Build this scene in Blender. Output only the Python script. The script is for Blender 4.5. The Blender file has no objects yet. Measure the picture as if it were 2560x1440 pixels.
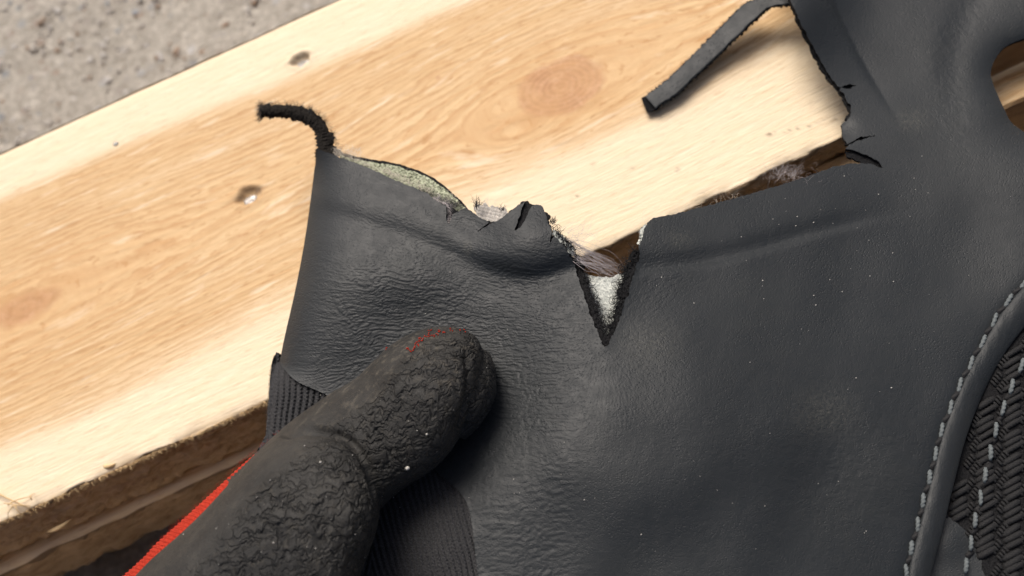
import bpy, bmesh, math, random
import numpy as np
from mathutils import Vector, Matrix
from mathutils.geometry import delaunay_2d_cdt
from mathutils.bvhtree import BVHTree

random.seed(7)
rng = np.random.default_rng(7)
scene = bpy.context.scene
col = scene.collection
R = math.radians

# ------------------------------------------------------------------ camera
TAU, ALPHA, DIST, FPX = R(25.5), R(24.5), 0.215, 2217.0
cam_pos = np.array([0.0, -DIST * math.sin(TAU), DIST * math.cos(TAU)])
look = np.array([0.0, math.sin(TAU), -math.cos(TAU)])
ax = np.array([1.0, 0, 0]); au = np.array([0.0, math.cos(TAU), math.sin(TAU)])
c_r = math.cos(ALPHA) * ax - math.sin(ALPHA) * au
c_u = math.sin(ALPHA) * ax + math.cos(ALPHA) * au
cd = bpy.data.cameras.new('camera')
cam = bpy.data.objects.new('camera', cd); col.objects.link(cam)
m = Matrix.Identity(4)
for i in range(3):
    m[i][0], m[i][1], m[i][2], m[i][3] = c_r[i], c_u[i], -look[i], cam_pos[i]
cam.matrix_world = m
cd.sensor_width = 36.0
cd.lens = 36.0 * FPX / 2560.0
cd.clip_start, cd.clip_end = 0.002, 50
cd.dof.use_dof = True
cd.dof.focus_distance = 0.178
cd.dof.aperture_fstop = 15.0
scene.camera = cam

# ------------------------------------------------------------------ light
SUN_EL = R(56)
hx = -0.42 * c_r + 0.80 * c_u; hx[2] = 0; hx /= np.linalg.norm(hx)
to_sun = np.array([hx[0] * math.cos(SUN_EL), hx[1] * math.cos(SUN_EL), math.sin(SUN_EL)])
sd = bpy.data.lights.new('sun', 'SUN'); sun = bpy.data.objects.new('sun', sd); col.objects.link(sun)
sd.energy = 1.5; sd.angle = R(32); sd.color = (1.0, 0.94, 0.86)
sun.rotation_euler = Vector(to_sun).to_track_quat('Z', 'Y').to_euler()
w = bpy.data.worlds.new('World'); scene.world = w; w.use_nodes = True
nt = w.node_tree
sky = nt.nodes.new('ShaderNodeTexSky'); sky.sky_type = 'NISHITA'; sky.sun_disc = False
sky.sun_elevation = SUN_EL; sky.sun_rotation = math.atan2(to_sun[0], to_sun[1])
sky.air_density = 0.6; sky.dust_density = 6.0; sky.ozone_density = 0.3
nt.links.new(sky.outputs[0], nt.nodes['Background'].inputs[0])
nt.nodes['Background'].inputs[1].default_value = 0.06
scene.view_settings.view_transform = 'Standard'
scene.view_settings.look = 'None'
scene.view_settings.gamma = 1.0
scene.view_settings.use_curve_mapping = False
scene.view_settings.exposure = 1.02
scene.render.engine = 'CYCLES'

# ------------------------------------------------------------------ helpers
def W(x, y, z):
    """point at height z (mm) that stands on the sight line of photo pixel (x, y)"""
    x = np.asarray(x, float); y = np.asarray(y, float); z = np.asarray(z, float) * 0.001
    dx = (x - 1280) / FPX; dy = -(y - 720) / FPX
    d = dx[..., None] * c_r + dy[..., None] * c_u + look
    t = (z - cam_pos[2]) / d[..., 2]
    return cam_pos + d * t[..., None]

def hsh(i, j, k, s):
    n = (i * 374761393 + j * 668265263 + k * 2147483647 + s * 974634777) & 0xFFFFFFFF
    n = ((n ^ (n >> 13)) * 1274126177) & 0xFFFFFFFF
    n = ((n ^ (n >> 16)) * 2246822519) & 0xFFFFFFFF
    return (n ^ (n >> 15)) & 0xFFFFFFFF

def noise(x, y, z=None, seed=0):
    x = np.asarray(x, float); y = np.asarray(y, float)
    three = z is not None
    z = np.zeros_like(x) + 0.37 if z is None else np.asarray(z, float)
    xi = np.floor(x).astype(np.int64); yi = np.floor(y).astype(np.int64); zi = np.floor(z).astype(np.int64)
    xf, yf, zf = x - xi, y - yi, z - zi
    f = lambda t: t * t * t * (t * (t * 6 - 15) + 10)
    u, v, q = f(xf), f(yf), f(zf)
    out = 0
    for a in (0, 1):
        for b in (0, 1):
            for c in ((0, 1) if three else (0,)):
                h = hsh(xi + a, yi + b, zi + c, seed)
                th = (h & 0xFFFF) * (2 * math.pi / 65536); ph = ((h >> 16) & 0xFFFF) / 65536 * 2 - 1
                if three:
                    rr = np.sqrt(1 - ph * ph)
                    g = np.cos(th) * rr * (xf - a) + np.sin(th) * rr * (yf - b) + ph * (zf - c)
                    wgt = (u if a else 1 - u) * (v if b else 1 - v) * (q if c else 1 - q)
                else:
                    g = np.cos(th) * (xf - a) + np.sin(th) * (yf - b)
                    wgt = (u if a else 1 - u) * (v if b else 1 - v)
                out = out + g * wgt
    return out * 1.5

def fbm(x, y, o=4, seed=0):
    a, r = 1.0, 0
    for k in range(o):
        r = r + a * noise(x * 2 ** k, y * 2 ** k, seed=seed + k); a *= 0.5
    return r

def sstep(a, b, x):
    t = np.clip((x - a) / (b - a), 0, 1); return t * t * (3 - 2 * t)

def cr(pts, n=8):
    """Catmull-Rom through the points"""
    P = np.array(pts, float); out = []
    E = np.vstack([2 * P[0] - P[1], P, 2 * P[-1] - P[-2]])
    for i in range(len(P) - 1):
        p0, p1, p2, p3 = E[i:i + 4]
        for t in np.linspace(0, 1, n, endpoint=False):
            out.append(0.5 * ((2 * p1) + (p2 - p0) * t + (2 * p0 - 5 * p1 + 4 * p2 - p3) * t * t + (3 * p1 - p0 - 3 * p2 + p3) * t ** 3))
    out.append(P[-1]); return [tuple(o) for o in out]

def resample(P, step, closed=False):
    P = np.array(P, float)
    if closed: P = np.vstack([P, P[:1]])
    d = np.r_[0, np.cumsum(np.hypot(*(np.diff(P[:, :2], axis=0)).T))]
    n = max(2, int(d[-1] / step))
    s = np.linspace(0, d[-1], n + 1)
    if closed: s = s[:-1]
    return np.stack([np.interp(s, d, P[:, k]) for k in range(P.shape[1])], 1)

def seg_dist(x, y, pts):
    """distance to a polyline, and signed side (+ = right of travel)"""
    P = np.array(pts, float); best = np.full(np.shape(x), 1e9); tt = np.zeros(np.shape(x)); L = 0; side = np.zeros(np.shape(x))
    tot = np.hypot(*np.diff(P, axis=0).T).sum()
    for a, b in zip(P[:-1], P[1:]):
        v = b - a; l = np.hypot(*v)
        t = np.clip(((x - a[0]) * v[0] + (y - a[1]) * v[1]) / (l * l), 0, 1)
        px, py = a[0] + t * v[0], a[1] + t * v[1]
        d = np.hypot(x - px, y - py); k = d < best
        cross = v[0] * (y - a[1]) - v[1] * (x - a[0])
        best = np.where(k, d, best); tt = np.where(k, (L + t * l) / tot, tt); side = np.where(k, np.sign(cross), side); L += l
    return best, tt, side

def loc_of(parent):
    v = np.zeros(3)
    while parent is not None:
        v = v + np.array(parent.location); parent = parent.parent
    return v

def mk(name, V, F, mats, parent=None, midx=None, smooth=True, uv=None, attrs=None, loc=None):
    V = np.asarray(V, float)
    org = loc_of(parent)
    if loc is None: loc = np.zeros(3) if parent is not None else V.mean(0) * 0
    me = bpy.data.meshes.new(name)
    me.from_pydata((V - org - loc).tolist(), [], F if isinstance(F, list) else F.tolist())
    for mm in (mats if isinstance(mats, (list, tuple)) else [mats]): me.materials.append(mm)
    if midx is not None: me.polygons.foreach_set('material_index', np.asarray(midx, np.int32))
    if smooth: me.polygons.foreach_set('use_smooth', np.ones(len(me.polygons), bool))
    if uv is not None:
        ul = me.uv_layers.new(name='UVMap'); li = np.empty(len(me.loops), np.int32); me.loops.foreach_get('vertex_index', li)
        ul.data.foreach_set('uv', np.asarray(uv, np.float32)[li].ravel())
    for k, a in (attrs or {}).items():
        at = me.attributes.new(k, 'FLOAT', 'POINT'); at.data.foreach_set('value', np.asarray(a, np.float32))
    me.update()
    o = bpy.data.objects.new(name, me); col.objects.link(o); o.parent = parent; o.location = loc
    return o

def empty(name, loc, label=None, cat=None, parent=None):
    o = bpy.data.objects.new(name, None); col.objects.link(o); o.location = loc; o.empty_display_size = 0.01
    if label: o['label'] = label; o['category'] = cat
    o.parent = parent
    return o

def grid_faces(n, mm, closed_v=False):
    i = np.arange(n - 1)[:, None]; j = np.arange(mm if closed_v else mm - 1)[None, :]; j2 = (j + 1) % mm
    a = i * mm + j; b = i * mm + j2; c = (i + 1) * mm + j2; d = (i + 1) * mm + j
    return np.stack([a, b, c, d], -1).reshape(-1, 4)

def tubes(paths, radii, seg=5, taper=True):
    """many thin tapered tubes as one vertex/face soup"""
    VV, FF, off = [], [], 0
    for P, r in zip(paths, radii):
        P = np.asarray(P, float); n = len(P)
        T = np.gradient(P, axis=0); T /= np.linalg.norm(T, axis=1)[:, None] + 1e-12
        ref = np.array([0.3, 0.2, 0.93]); A = np.cross(T, ref); A /= np.linalg.norm(A, axis=1)[:, None] + 1e-12; B = np.cross(T, A)
        rr = np.full(n, r) if np.isscalar(r) else np.asarray(r)
        if taper: rr = rr * np.linspace(1, 0.35, n)
        th = np.linspace(0, 2 * math.pi, seg, endpoint=False)
        V = P[:, None] + (A[:, None] * np.cos(th)[None, :, None] + B[:, None] * np.sin(th)[None, :, None]) * rr[:, None, None]
        VV.append(V.reshape(-1, 3)); f = grid_faces(n, seg, True) + off; FF += f.tolist()
        FF.append([off + k for k in range(seg)][::-1]); FF.append([off + (n - 1) * seg + k for k in range(seg)])
        off += n * seg
    return np.vstack(VV), FF

# ---- node material helper
class M:
    def __init__(s, name):
        s.m = bpy.data.materials.new(name); s.m.use_nodes = True; s.t = s.m.node_tree; s.b = s.t.nodes['Principled BSDF']
    def n(s, typ, **kw):
        nd = s.t.nodes.new(typ)
        for k, v in kw.items():
            if k.startswith('i_'):
                key = k[2:]; key = int(key) if key.isdigit() else key
                s.set(nd.inputs[key], v)
            else: setattr(nd, k, v)
        return nd
    def set(s, sock, v):
        if isinstance(v, bpy.types.NodeSocket): s.t.links.new(v, sock)
        else: sock.default_value = v
    def p(s, **kw):
        for k, v in kw.items():
            s.set(s.b.inputs[k.replace('_', ' ')], (*v, 1) if isinstance(v, tuple) and len(v) == 3 else v)
    def uv(s): return s.n('ShaderNodeUVMap').outputs[0]
    def obj(s): return s.n('ShaderNodeTexCoord').outputs['Object']
    def mapv(s, vec, sc, loc=(0, 0, 0), rot=(0, 0, 0)):
        return s.n('ShaderNodeMapping', i_Vector=vec, i_Scale=sc, i_Location=loc, i_Rotation=rot).outputs[0]
    def noise(s, vec, scale, detail=4, rough=0.55, dist=0.0, color=False):
        return s.n('ShaderNodeTexNoise', i_Vector=vec, i_Scale=scale, i_Detail=detail, i_Roughness=rough, i_Distortion=dist).outputs[1 if color else 0]
    def vor(s, vec, scale, feature='F1', out=0, **kw):
        return s.n('ShaderNodeTexVoronoi', feature=feature, i_Vector=vec, i_Scale=scale, **kw).outputs[out]
    def ramp(s, f, stops, interp='LINEAR'):
        nd = s.n('ShaderNodeValToRGB', i_0=f); cr_ = nd.color_ramp; cr_.interpolation = interp
        while len(cr_.elements) < len(stops): cr_.elements.new(0.5)
        for e, (pos, c) in zip(cr_.elements, stops):
            e.position = pos; e.color = (*c, 1) if isinstance(c, tuple) else (c, c, c, 1)
        return nd.outputs[0]
    def mix(s, f, a, b, mode='MIX'):
        nd = s.n('ShaderNodeMix', data_type='RGBA', blend_type=mode)
        s.set(nd.inputs[0], f); 
        for k, v in ((6, a), (7, b)): s.set(nd.inputs[k], (*v, 1) if isinstance(v, tuple) and len(v) == 3 else v)
        return nd.outputs[2]
    def math(s, op, a, b=0.0, c=None, clamp=False):
        nd = s.n('ShaderNodeMath', operation=op, use_clamp=clamp); s.set(nd.inputs[0], a); s.set(nd.inputs[1], b)
        if c is not None: s.set(nd.inputs[2], c)
        return nd.outputs[0]
    def attr(s, name): return s.n('ShaderNodeAttribute', attribute_name=name).outputs['Fac']
    def bump(s, h, strength=0.5, dist=0.001, normal=None):
        nd = s.n('ShaderNodeBump', i_Height=h, i_Strength=strength, i_Distance=dist)
        if normal is not None: s.set(nd.inputs['Normal'], normal)
        s.set(s.b.inputs['Normal'], nd.outputs[0]); return nd.outputs[0]

# ------------------------------------------------------------------ materials
def mat_leather(name, base):
    k = M(name); uv = k.uv()
    big = k.noise(uv, 3.0, 4, 0.6)
    c = k.mix(big, tuple(v * 0.9 for v in base), tuple(v * 1.12 for v in base))
    dust = k.ramp(k.noise(uv, 260, 2, 0.6), [(0.70, 0.0), (0.80, 1.0)])
    dz = k.ramp(k.noise(uv, 4.5, 3, 0.6), [(0.45, 0.0), (0.75, 0.30)])
    c = k.mix(k.math('MULTIPLY', dust, dz), c, (0.17, 0.165, 0.15))
    film = k.ramp(k.noise(uv, 2.2, 5, 0.65), [(0.50, 0.0), (0.78, 0.16)])
    c = k.mix(film, c, (0.06, 0.062, 0.054))
    for (cx, cy, rx, ry, am) in ((2.06, 1.03, 0.13, 0.11, 0.32), (1.62, 0.86, 0.13, 0.10, 0.30), (2.28, 0.30, 0.07, 0.05, 0.40), (1.70, 0.60, 0.06, 0.04, 0.35), (1.17, 0.62, 0.02, 0.03, 0.6)):
        dd = k.n('ShaderNodeVectorMath', operation='LENGTH', i_0=k.mapv(uv, (1 / rx, 1 / ry, 1), loc=(-cx / rx, -cy / ry, 0))).outputs['Value']
        sm_ = k.math('MULTIPLY', k.ramp(dd, [(0.0, am), (1.0, 0.0)], 'EASE'), k.ramp(k.noise(uv, 120, 5, 0.8), [(0.42, 0.0), (0.72, 1.0)]))
        c = k.mix(sm_, c, (0.14, 0.135, 0.11))
    k.p(Base_Color=c, Roughness=k.ramp(k.noise(uv, 30, 5, 0.6), [(0.3, 0.49), (0.7, 0.63)]), Specular_IOR_Level=0.40)
    pore = k.ramp(k.vor(k.mapv(uv, (1.0, 1.25, 1.0)), 150, out=0), [(0.10, 0.0), (0.42, 1.0)])
    pm = k.ramp(k.noise(uv, 7, 3, 0.6), [(0.35, 0.15), (0.65, 0.9)])
    h = k.math('ADD', k.math('MULTIPLY', pore, pm), k.math('MULTIPLY', k.noise(uv, 230, 3, 0.65), 0.8))
    k.bump(h, 0.44, 0.0002)
    return k.m
LEATHER = mat_leather('grey_leatherette', (0.0155, 0.0183, 0.0203))

def mat_felt(name, c0, c1, sc=400, rough=0.95, spec=0.1, bstr=0.8, sheen=0.0):
    k = M(name); o = k.obj(); n = k.noise(k.mapv(o, (1000, 1000, 1000)), sc / 1000 * 2, 4, 0.65)
    k.p(Base_Color=k.mix(k.ramp(n, [(0.35, 0.0), (0.65, 1.0)]), c0, c1), Roughness=rough, Specular_IOR_Level=spec, Sheen_Weight=sheen)
    k.bump(n, bstr, 0.0004); return k.m
BLACK_FELT = mat_felt('black_fibre_backing', (0.008, 0.008, 0.009), (0.02, 0.02, 0.021), 1500)
KNIT = mat_felt('black_ribbed_knit', (0.018, 0.018, 0.019), (0.065, 0.065, 0.068), 2200, spec=0.15, bstr=0.5)
WHITE_LIN = mat_felt('white_cotton_lining', (0.30, 0.32, 0.30), (0.64, 0.66, 0.61), 1000, bstr=0.9)
GREEN_LIN = mat_felt('greenish_lining', (0.045, 0.055, 0.03), (0.55, 0.58, 0.42), 950, bstr=1.0)
CORD = mat_felt('black_cord', (0.009, 0.009, 0.0095), (0.024, 0.024, 0.025), 2500, rough=0.7, spec=0.25, bstr=0.5)
RED = mat_felt('red_knit', (0.26, 0.018, 0.010), (0.52, 0.05, 0.026), 1600, spec=0.1)
def plain(name, c, rough=0.6, spec=0.3, metal=0.0):
    k = M(name); o = k.obj(); n = k.noise(k.mapv(o, (1000,) * 3), 1.5, 3)
    k.p(Base_Color=k.mix(n, tuple(v * 0.75 for v in c), tuple(min(1, v * 1.2) for v in c)), Roughness=rough, Specular_IOR_Level=spec, Metallic=metal); return k.m
THREAD = plain('grey_thread', (0.115, 0.13, 0.133), 0.7)
HAIR_GREY = plain('grey_fibre', (0.46, 0.42, 0.42), 0.6)
HAIR_PALE = plain('pale_fibre', (0.62, 0.56, 0.47), 0.6)
HAIR_BLACK = plain('black_fibre', (0.012, 0.012, 0.013), 0.7)
STEEL = plain('nail_steel', (0.40, 0.38, 0.36), 0.45, 0.5, 0.8)
DARKSTEEL = plain('staple_steel', (0.20, 0.20, 0.19), 0.45, 0.5, 0.8)
SPECK = plain('pale_grit', (0.5, 0.48, 0.44), 0.7)
SPLINTER = plain('splinter_wood', (0.66, 0.48, 0.26), 0.7)

def mat_glove():
    k = M('black_rubber_coating'); o = k.obj(); mm = k.mapv(o, (1000,) * 3)
    n = k.noise(mm, 0.12, 4, 0.6)
    c = k.mix(k.ramp(n, [(0.35, 0.0), (0.68, 1.0)]), (0.013, 0.0128, 0.0122), (0.030, 0.029, 0.0265))
    dirt = k.ramp(k.noise(mm, 0.55, 6, 0.75), [(0.52, 0.0), (0.78, 0.55)])
    c = k.mix(k.math('MULTIPLY', dirt, k.attr('worn')), c, (0.20, 0.175, 0.135))
    c = k.mix(k.ramp(k.noise(mm, 3.4, 2, 0.5), [(0.74, 0.0), (0.78, 0.7)]), c, (0.16, 0.15, 0.125))
    k.p(Base_Color=c, Roughness=k.ramp(k.noise(mm, 1.1, 4), [(0.3, 0.58), (0.7, 0.78)]), Specular_IOR_Level=0.35)
    fl = k.n('ShaderNodeCombineXYZ', i_X=k.attr('ua'), i_Y=k.attr('va'), i_Z=k.attr('na')).outputs[0]
    wq = k.n('ShaderNodeVectorMath', operation='ADD', i_0=fl, i_1=k.mapv(k.noise(k.mapv(fl, (1.0, 0.45, 0.4)), 0.62, 2, 0.5, color=True), (1.2, 4.6, 1.2))).outputs[0]
    def worm(vec, sc, w0, w1, seed):
        n_ = k.noise(k.mapv(vec, sc, loc=(seed, seed * 1.7, 0)), 1.0, 1.0, 0.4)
        return k.ramp(k.math('ABSOLUTE', k.math('SUBTRACT', n_, 0.5)), [(w0, 0.0), (w1, 1.0)], 'EASE')
    w1 = worm(wq, (0.13, 0.40, 0.35), 0.0, 0.06, 3.1); w2 = worm(wq, (0.24, 0.66, 0.5), 0.0, 0.07, 9.4)
    wsum = k.math('ADD', w1, k.math('MULTIPLY', w2, 0.55))
    h = k.math('ADD', k.math('MULTIPLY', k.noise(mm, 2.6, 4, 0.6), 0.30), k.math('MULTIPLY', wsum, k.attr('wrinkle')))
    k.bump(h, 1.0, 0.0007); return k.m
GLOVE = mat_glove()

def mat_wood(name, side=False):
    k = M(name); uv = k.uv()          # u: mm along the board / 100, v: grain line / 100
    lowf = k.noise(k.mapv(uv, (1.2, 5, 1)), 2.0, 3, 0.5)
    warp = k.n('ShaderNodeVectorMath', operation='ADD', i_0=uv, i_1=k.mapv(k.noise(k.mapv(uv, (2, 9, 1)), 1.6, 4, 0.6, color=True), (0.0, 0.075, 0))).outputs[0]
    rings = k.n('ShaderNodeTexWave', wave_type='BANDS', bands_direction='Y', wave_profile='SAW', i_Vector=warp, i_Scale=14.0, i_Distortion=1.6, i_Detail=3.0, **{'i_Detail Scale': 1.6, 'i_Detail Roughness': 0.6}).outputs[1]
    fib = k.noise(k.mapv(uv, (7, 150, 1)), 1.0, 5, 0.65)
    fleck = k.ramp(k.noise(k.mapv(uv, (22, 130, 1)), 1.0, 3, 0.6), [(0.58, 0.0), (0.66, 1.0)])
    heart = k.attr('heart')
    sap, tan, late = (0.77, 0.65, 0.475), (0.64, 0.45, 0.245), (0.44, 0.24, 0.095)
    c = k.mix(heart, sap, tan)
    c = k.mix(k.math('MULTIPLY', k.ramp(rings, [(0.25, 0.0), (0.85, 1.0), (1.0, 0.25)]), k.math('MULTIPLY', k.math('MULTIPLY_ADD', heart, 0.75, 0.08), k.ramp(k.noise(k.mapv(uv, (3, 7, 1)), 1.3, 3, 0.6), [(0.3, 0.25), (0.7, 1.0)]))), c, late)
    c = k.mix(k.ramp(fib, [(0.40, 0.0), (0.70, 0.48)]), c, k.mix(heart, (0.70, 0.53, 0.30), late))
    c = k.mix(k.math('MULTIPLY', fleck, k.math('MULTIPLY_ADD', heart, 0.42, 0.22)), c, (0.42, 0.22, 0.08))
    pale = k.ramp(k.noise(k.mapv(uv, (6, 40, 1)), 1.0, 3, 0.55), [(0.58, 0.0), (0.70, 0.45)])
    c = k.mix(pale, c, (0.82, 0.72, 0.55))
    kr = k.attr('knot')
    krings = k.n('ShaderNodeTexWave', wave_type='BANDS', bands_direction='X', i_Vector=k.n('ShaderNodeCombineXYZ', i_X=kr).outputs[0], i_Scale=2.2, i_Distortion=2.0, i_Detail=3.0).outputs[1]
    kc = k.mix(k.ramp(krings, [(0.2, 0.0), (0.8, 1.0)]), (0.40, 0.195, 0.095), (0.33, 0.155, 0.07))
    kc = k.mix(k.ramp(k.noise(k.obj(), 400, 4, 0.7), [(0.45, 0.0), (0.7, 0.5)]), kc, (0.66, 0.42, 0.27))
    edge = k.math('ADD', kr, k.math('MULTIPLY_ADD', k.noise(k.obj(), 130, 3), 0.4, -0.2))
    c = k.mix(k.ramp(edge, [(0.0, 0.92), (0.84, 0.80), (1.02, 0.0)]), c, kc)
    halo = k.ramp(kr, [(0.0, 0.0), (0.10, 0.45), (0.27, 0.0)]) if False else k.ramp(k.math('DIVIDE', kr, 4.0), [(0.0, 0.70), (0.3, 0.55), (0.62, 0.0)])
    c = k.mix(k.math('MULTIPLY', halo, k.ramp(k.noise(k.obj(), 90, 4, 0.6), [(0.35, 0.2), (0.65, 1.0)])), c, (0.50, 0.29, 0.125))
    c = k.mix(k.math('MULTIPLY', k.attr('stain_shade'), 0.8, clamp=True), c, (0.10, 0.055, 0.03))
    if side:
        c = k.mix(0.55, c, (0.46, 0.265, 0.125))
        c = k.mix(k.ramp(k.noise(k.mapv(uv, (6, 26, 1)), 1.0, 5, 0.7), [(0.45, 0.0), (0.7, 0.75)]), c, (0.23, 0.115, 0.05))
    k.p(Base_Color=c, Roughness=0.62, Specular_IOR_Level=0.3)
    h = k.math('ADD', k.math('MULTIPLY', fib, 1.0), k.math('MULTIPLY', k.noise(k.mapv(uv, (30, 120, 1)), 1.0, 4, 0.7), 0.7))
    k.bump(h, 1.0 if side else 0.6, 0.0012 if side else 0.0004); return k.m
WOOD = mat_wood('pine_face'); WOOD_SIDE = mat_wood('pine_sawn_side', True)

def mat_concrete():
    k = M('weathered_concrete'); o = k.obj()
    n1 = k.noise(o, 9, 4, 0.6); n2 = k.noise(o, 170, 6, 0.75); n3 = k.noise(o, 520, 4, 0.7)
    c = k.mix(k.ramp(n2, [(0.36, 0.0), (0.64, 1.0)]), (0.40, 0.365, 0.31), (0.80, 0.75, 0.66))
    c = k.mix(k.ramp(n3, [(0.40, 0.0), (0.62, 1.0)]), k.mix(0.62, c, (0.24, 0.21, 0.17)), c)
    c = k.mix(k.ramp(n1, [(0.4, 0.0), (0.7, 0.4)]), c, (0.34, 0.31, 0.265))
    vc = k.vor(o, 150, out=1); vd = k.vor(o, 150, out=0)
    st = k.n('ShaderNodeSeparateColor', i_0=vc).outputs
    ston = k.ramp(st[1], [(0.0, (0.42, 0.40, 0.37)), (0.5, (0.36, 0.27, 0.21)), (0.8, (0.25, 0.27, 0.29)), (1.0, (0.62, 0.60, 0.57))])
    mask = k.math('MULTIPLY', k.ramp(st[0], [(0.72, 0.0), (0.75, 0.8)]), k.ramp(vd, [(0.30, 1.0), (0.45, 0.0)]))
    c = k.mix(mask, c, ston)
    k.p(Base_Color=c, Roughness=0.9, Specular_IOR_Level=0.2)
    k.bump(k.math('ADD', n2, k.math('MULTIPLY', n3, 0.6)), 1.0, 0.003); return k.m
CONCRETE = mat_concrete()

# ------------------------------------------------------------------ ground
GZ = -0.122
gx = np.r_[np.linspace(-3, -0.5, 16), np.linspace(-0.48, 0.48, 120), np.linspace(0.5, 3, 16)]
gy = gx + 0.1
GX, GY = np.meshgrid(gx, gy, indexing='ij')
gz = GZ + 0.0016 * fbm(GX * 40, GY * 40, 4, 3) * (np.abs(GX) < 0.5)
g = mk('ground', np.stack([GX, GY, gz], -1).reshape(-1, 3), grid_faces(len(gx), len(gy)), CONCRETE)
g['kind'] = 'structure'; g['label'] = 'rough weathered concrete ground with small stones behind the plank'
# loose grit and small stones set in the concrete
PEB = [plain('stone_pale', (0.60, 0.58, 0.55), 0.8), plain('stone_brown', (0.30, 0.22, 0.16), 0.8), plain('stone_blue', (0.27, 0.31, 0.35), 0.8), plain('stone_grey', (0.42, 0.39, 0.35), 0.8)]
bm0 = bmesh.new(); bmesh.ops.create_icosphere(bm0, subdivisions=1, radius=1.0)
iv = np.array([v.co[:] for v in bm0.verts]); ifc = np.array([[v.index for v in f.verts] for f in bm0.faces]); bm0.free()
VV, FF, MI = [], [], []
for k in range(2600):
    px, py = rng.uniform(-250, 1100), rng.uniform(-250, 520)
    p = W(px, py, GZ * 1000); s = 0.0004 + 0.0016 * rng.random() ** 3
    v = iv * (1 + 0.25 * rng.standard_normal((len(iv), 1))) * np.array([s * rng.uniform(.8, 1.5), s, s * 0.55]); a = rng.uniform(0, 6.28)
    v = v @ np.array([[math.cos(a), math.sin(a), 0], [-math.sin(a), math.cos(a), 0], [0, 0, 1]]) + p + [0, 0, s * 0.1]
    FF.append(ifc + len(iv) * k); VV.append(v); MI += [rng.choice(4, p=[.25, .25, .08, .42])] * len(ifc)
peb = mk('ground_grit', np.vstack(VV), np.vstack(FF), PEB, midx=MI); peb['kind'] = 'stuff'
peb['label'] = 'loose grit and small stones scattered on the concrete ground'; peb['category'] = 'grit'

# ------------------------------------------------------------------ pallet
pallet = empty('wooden_pallet', (0, 0.04, GZ), 'pale pine pallet with a knotty deck board lying on the concrete', 'pallet')

def axes_pt(px, py, z=0.0):
    q = W(px, py, z); return q[0], q[1]

FAR = axes_pt(415, 190)[1]      # far edge of the deck board
knots = [(*axes_pt(1400, 215), 0.0132, 0.0095), (*axes_pt(60, 770), 0.0150, 0.0075), (*axes_pt(1095, 195), 0.0018, 0.0016), (*axes_pt(1270, 300), 0.003, 0.0035)]
pits = [(*axes_pt(752, 150), 0.0033, 0.0026), (*axes_pt(620, 490), 0.0038, 0.0030)]
def grain(x, y):
    psi = y.copy()
    for i, (kx, ky, a, b) in enumerate(knots):
        e = np.exp(-((x - kx) / (a * 4.2)) ** 2 - ((y - ky) / (b * 2.6)) ** 2)
        psi = psi - (y - ky) * e * (0.93 if i < 2 else 0.5)
        psi = psi - (0.0016 * e if i < 2 else 0)
    kn = np.full(x.shape, 9.0)
    for i, (kx, ky, a, b) in enumerate(knots):
        if i in (0, 1): kn = np.minimum(kn, (0.0 if i == 0 else 0.62) + (1.0 if i == 0 else 0.5) * np.sqrt(((x - kx) / a) ** 2 + ((y - ky) / b) ** 2))
        if i == 2: kn = np.minimum(kn, 0.72 + np.sqrt(((x - kx) / a) ** 2 + ((y - ky) / b) ** 2) * 0.4)
    return psi, kn

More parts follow.
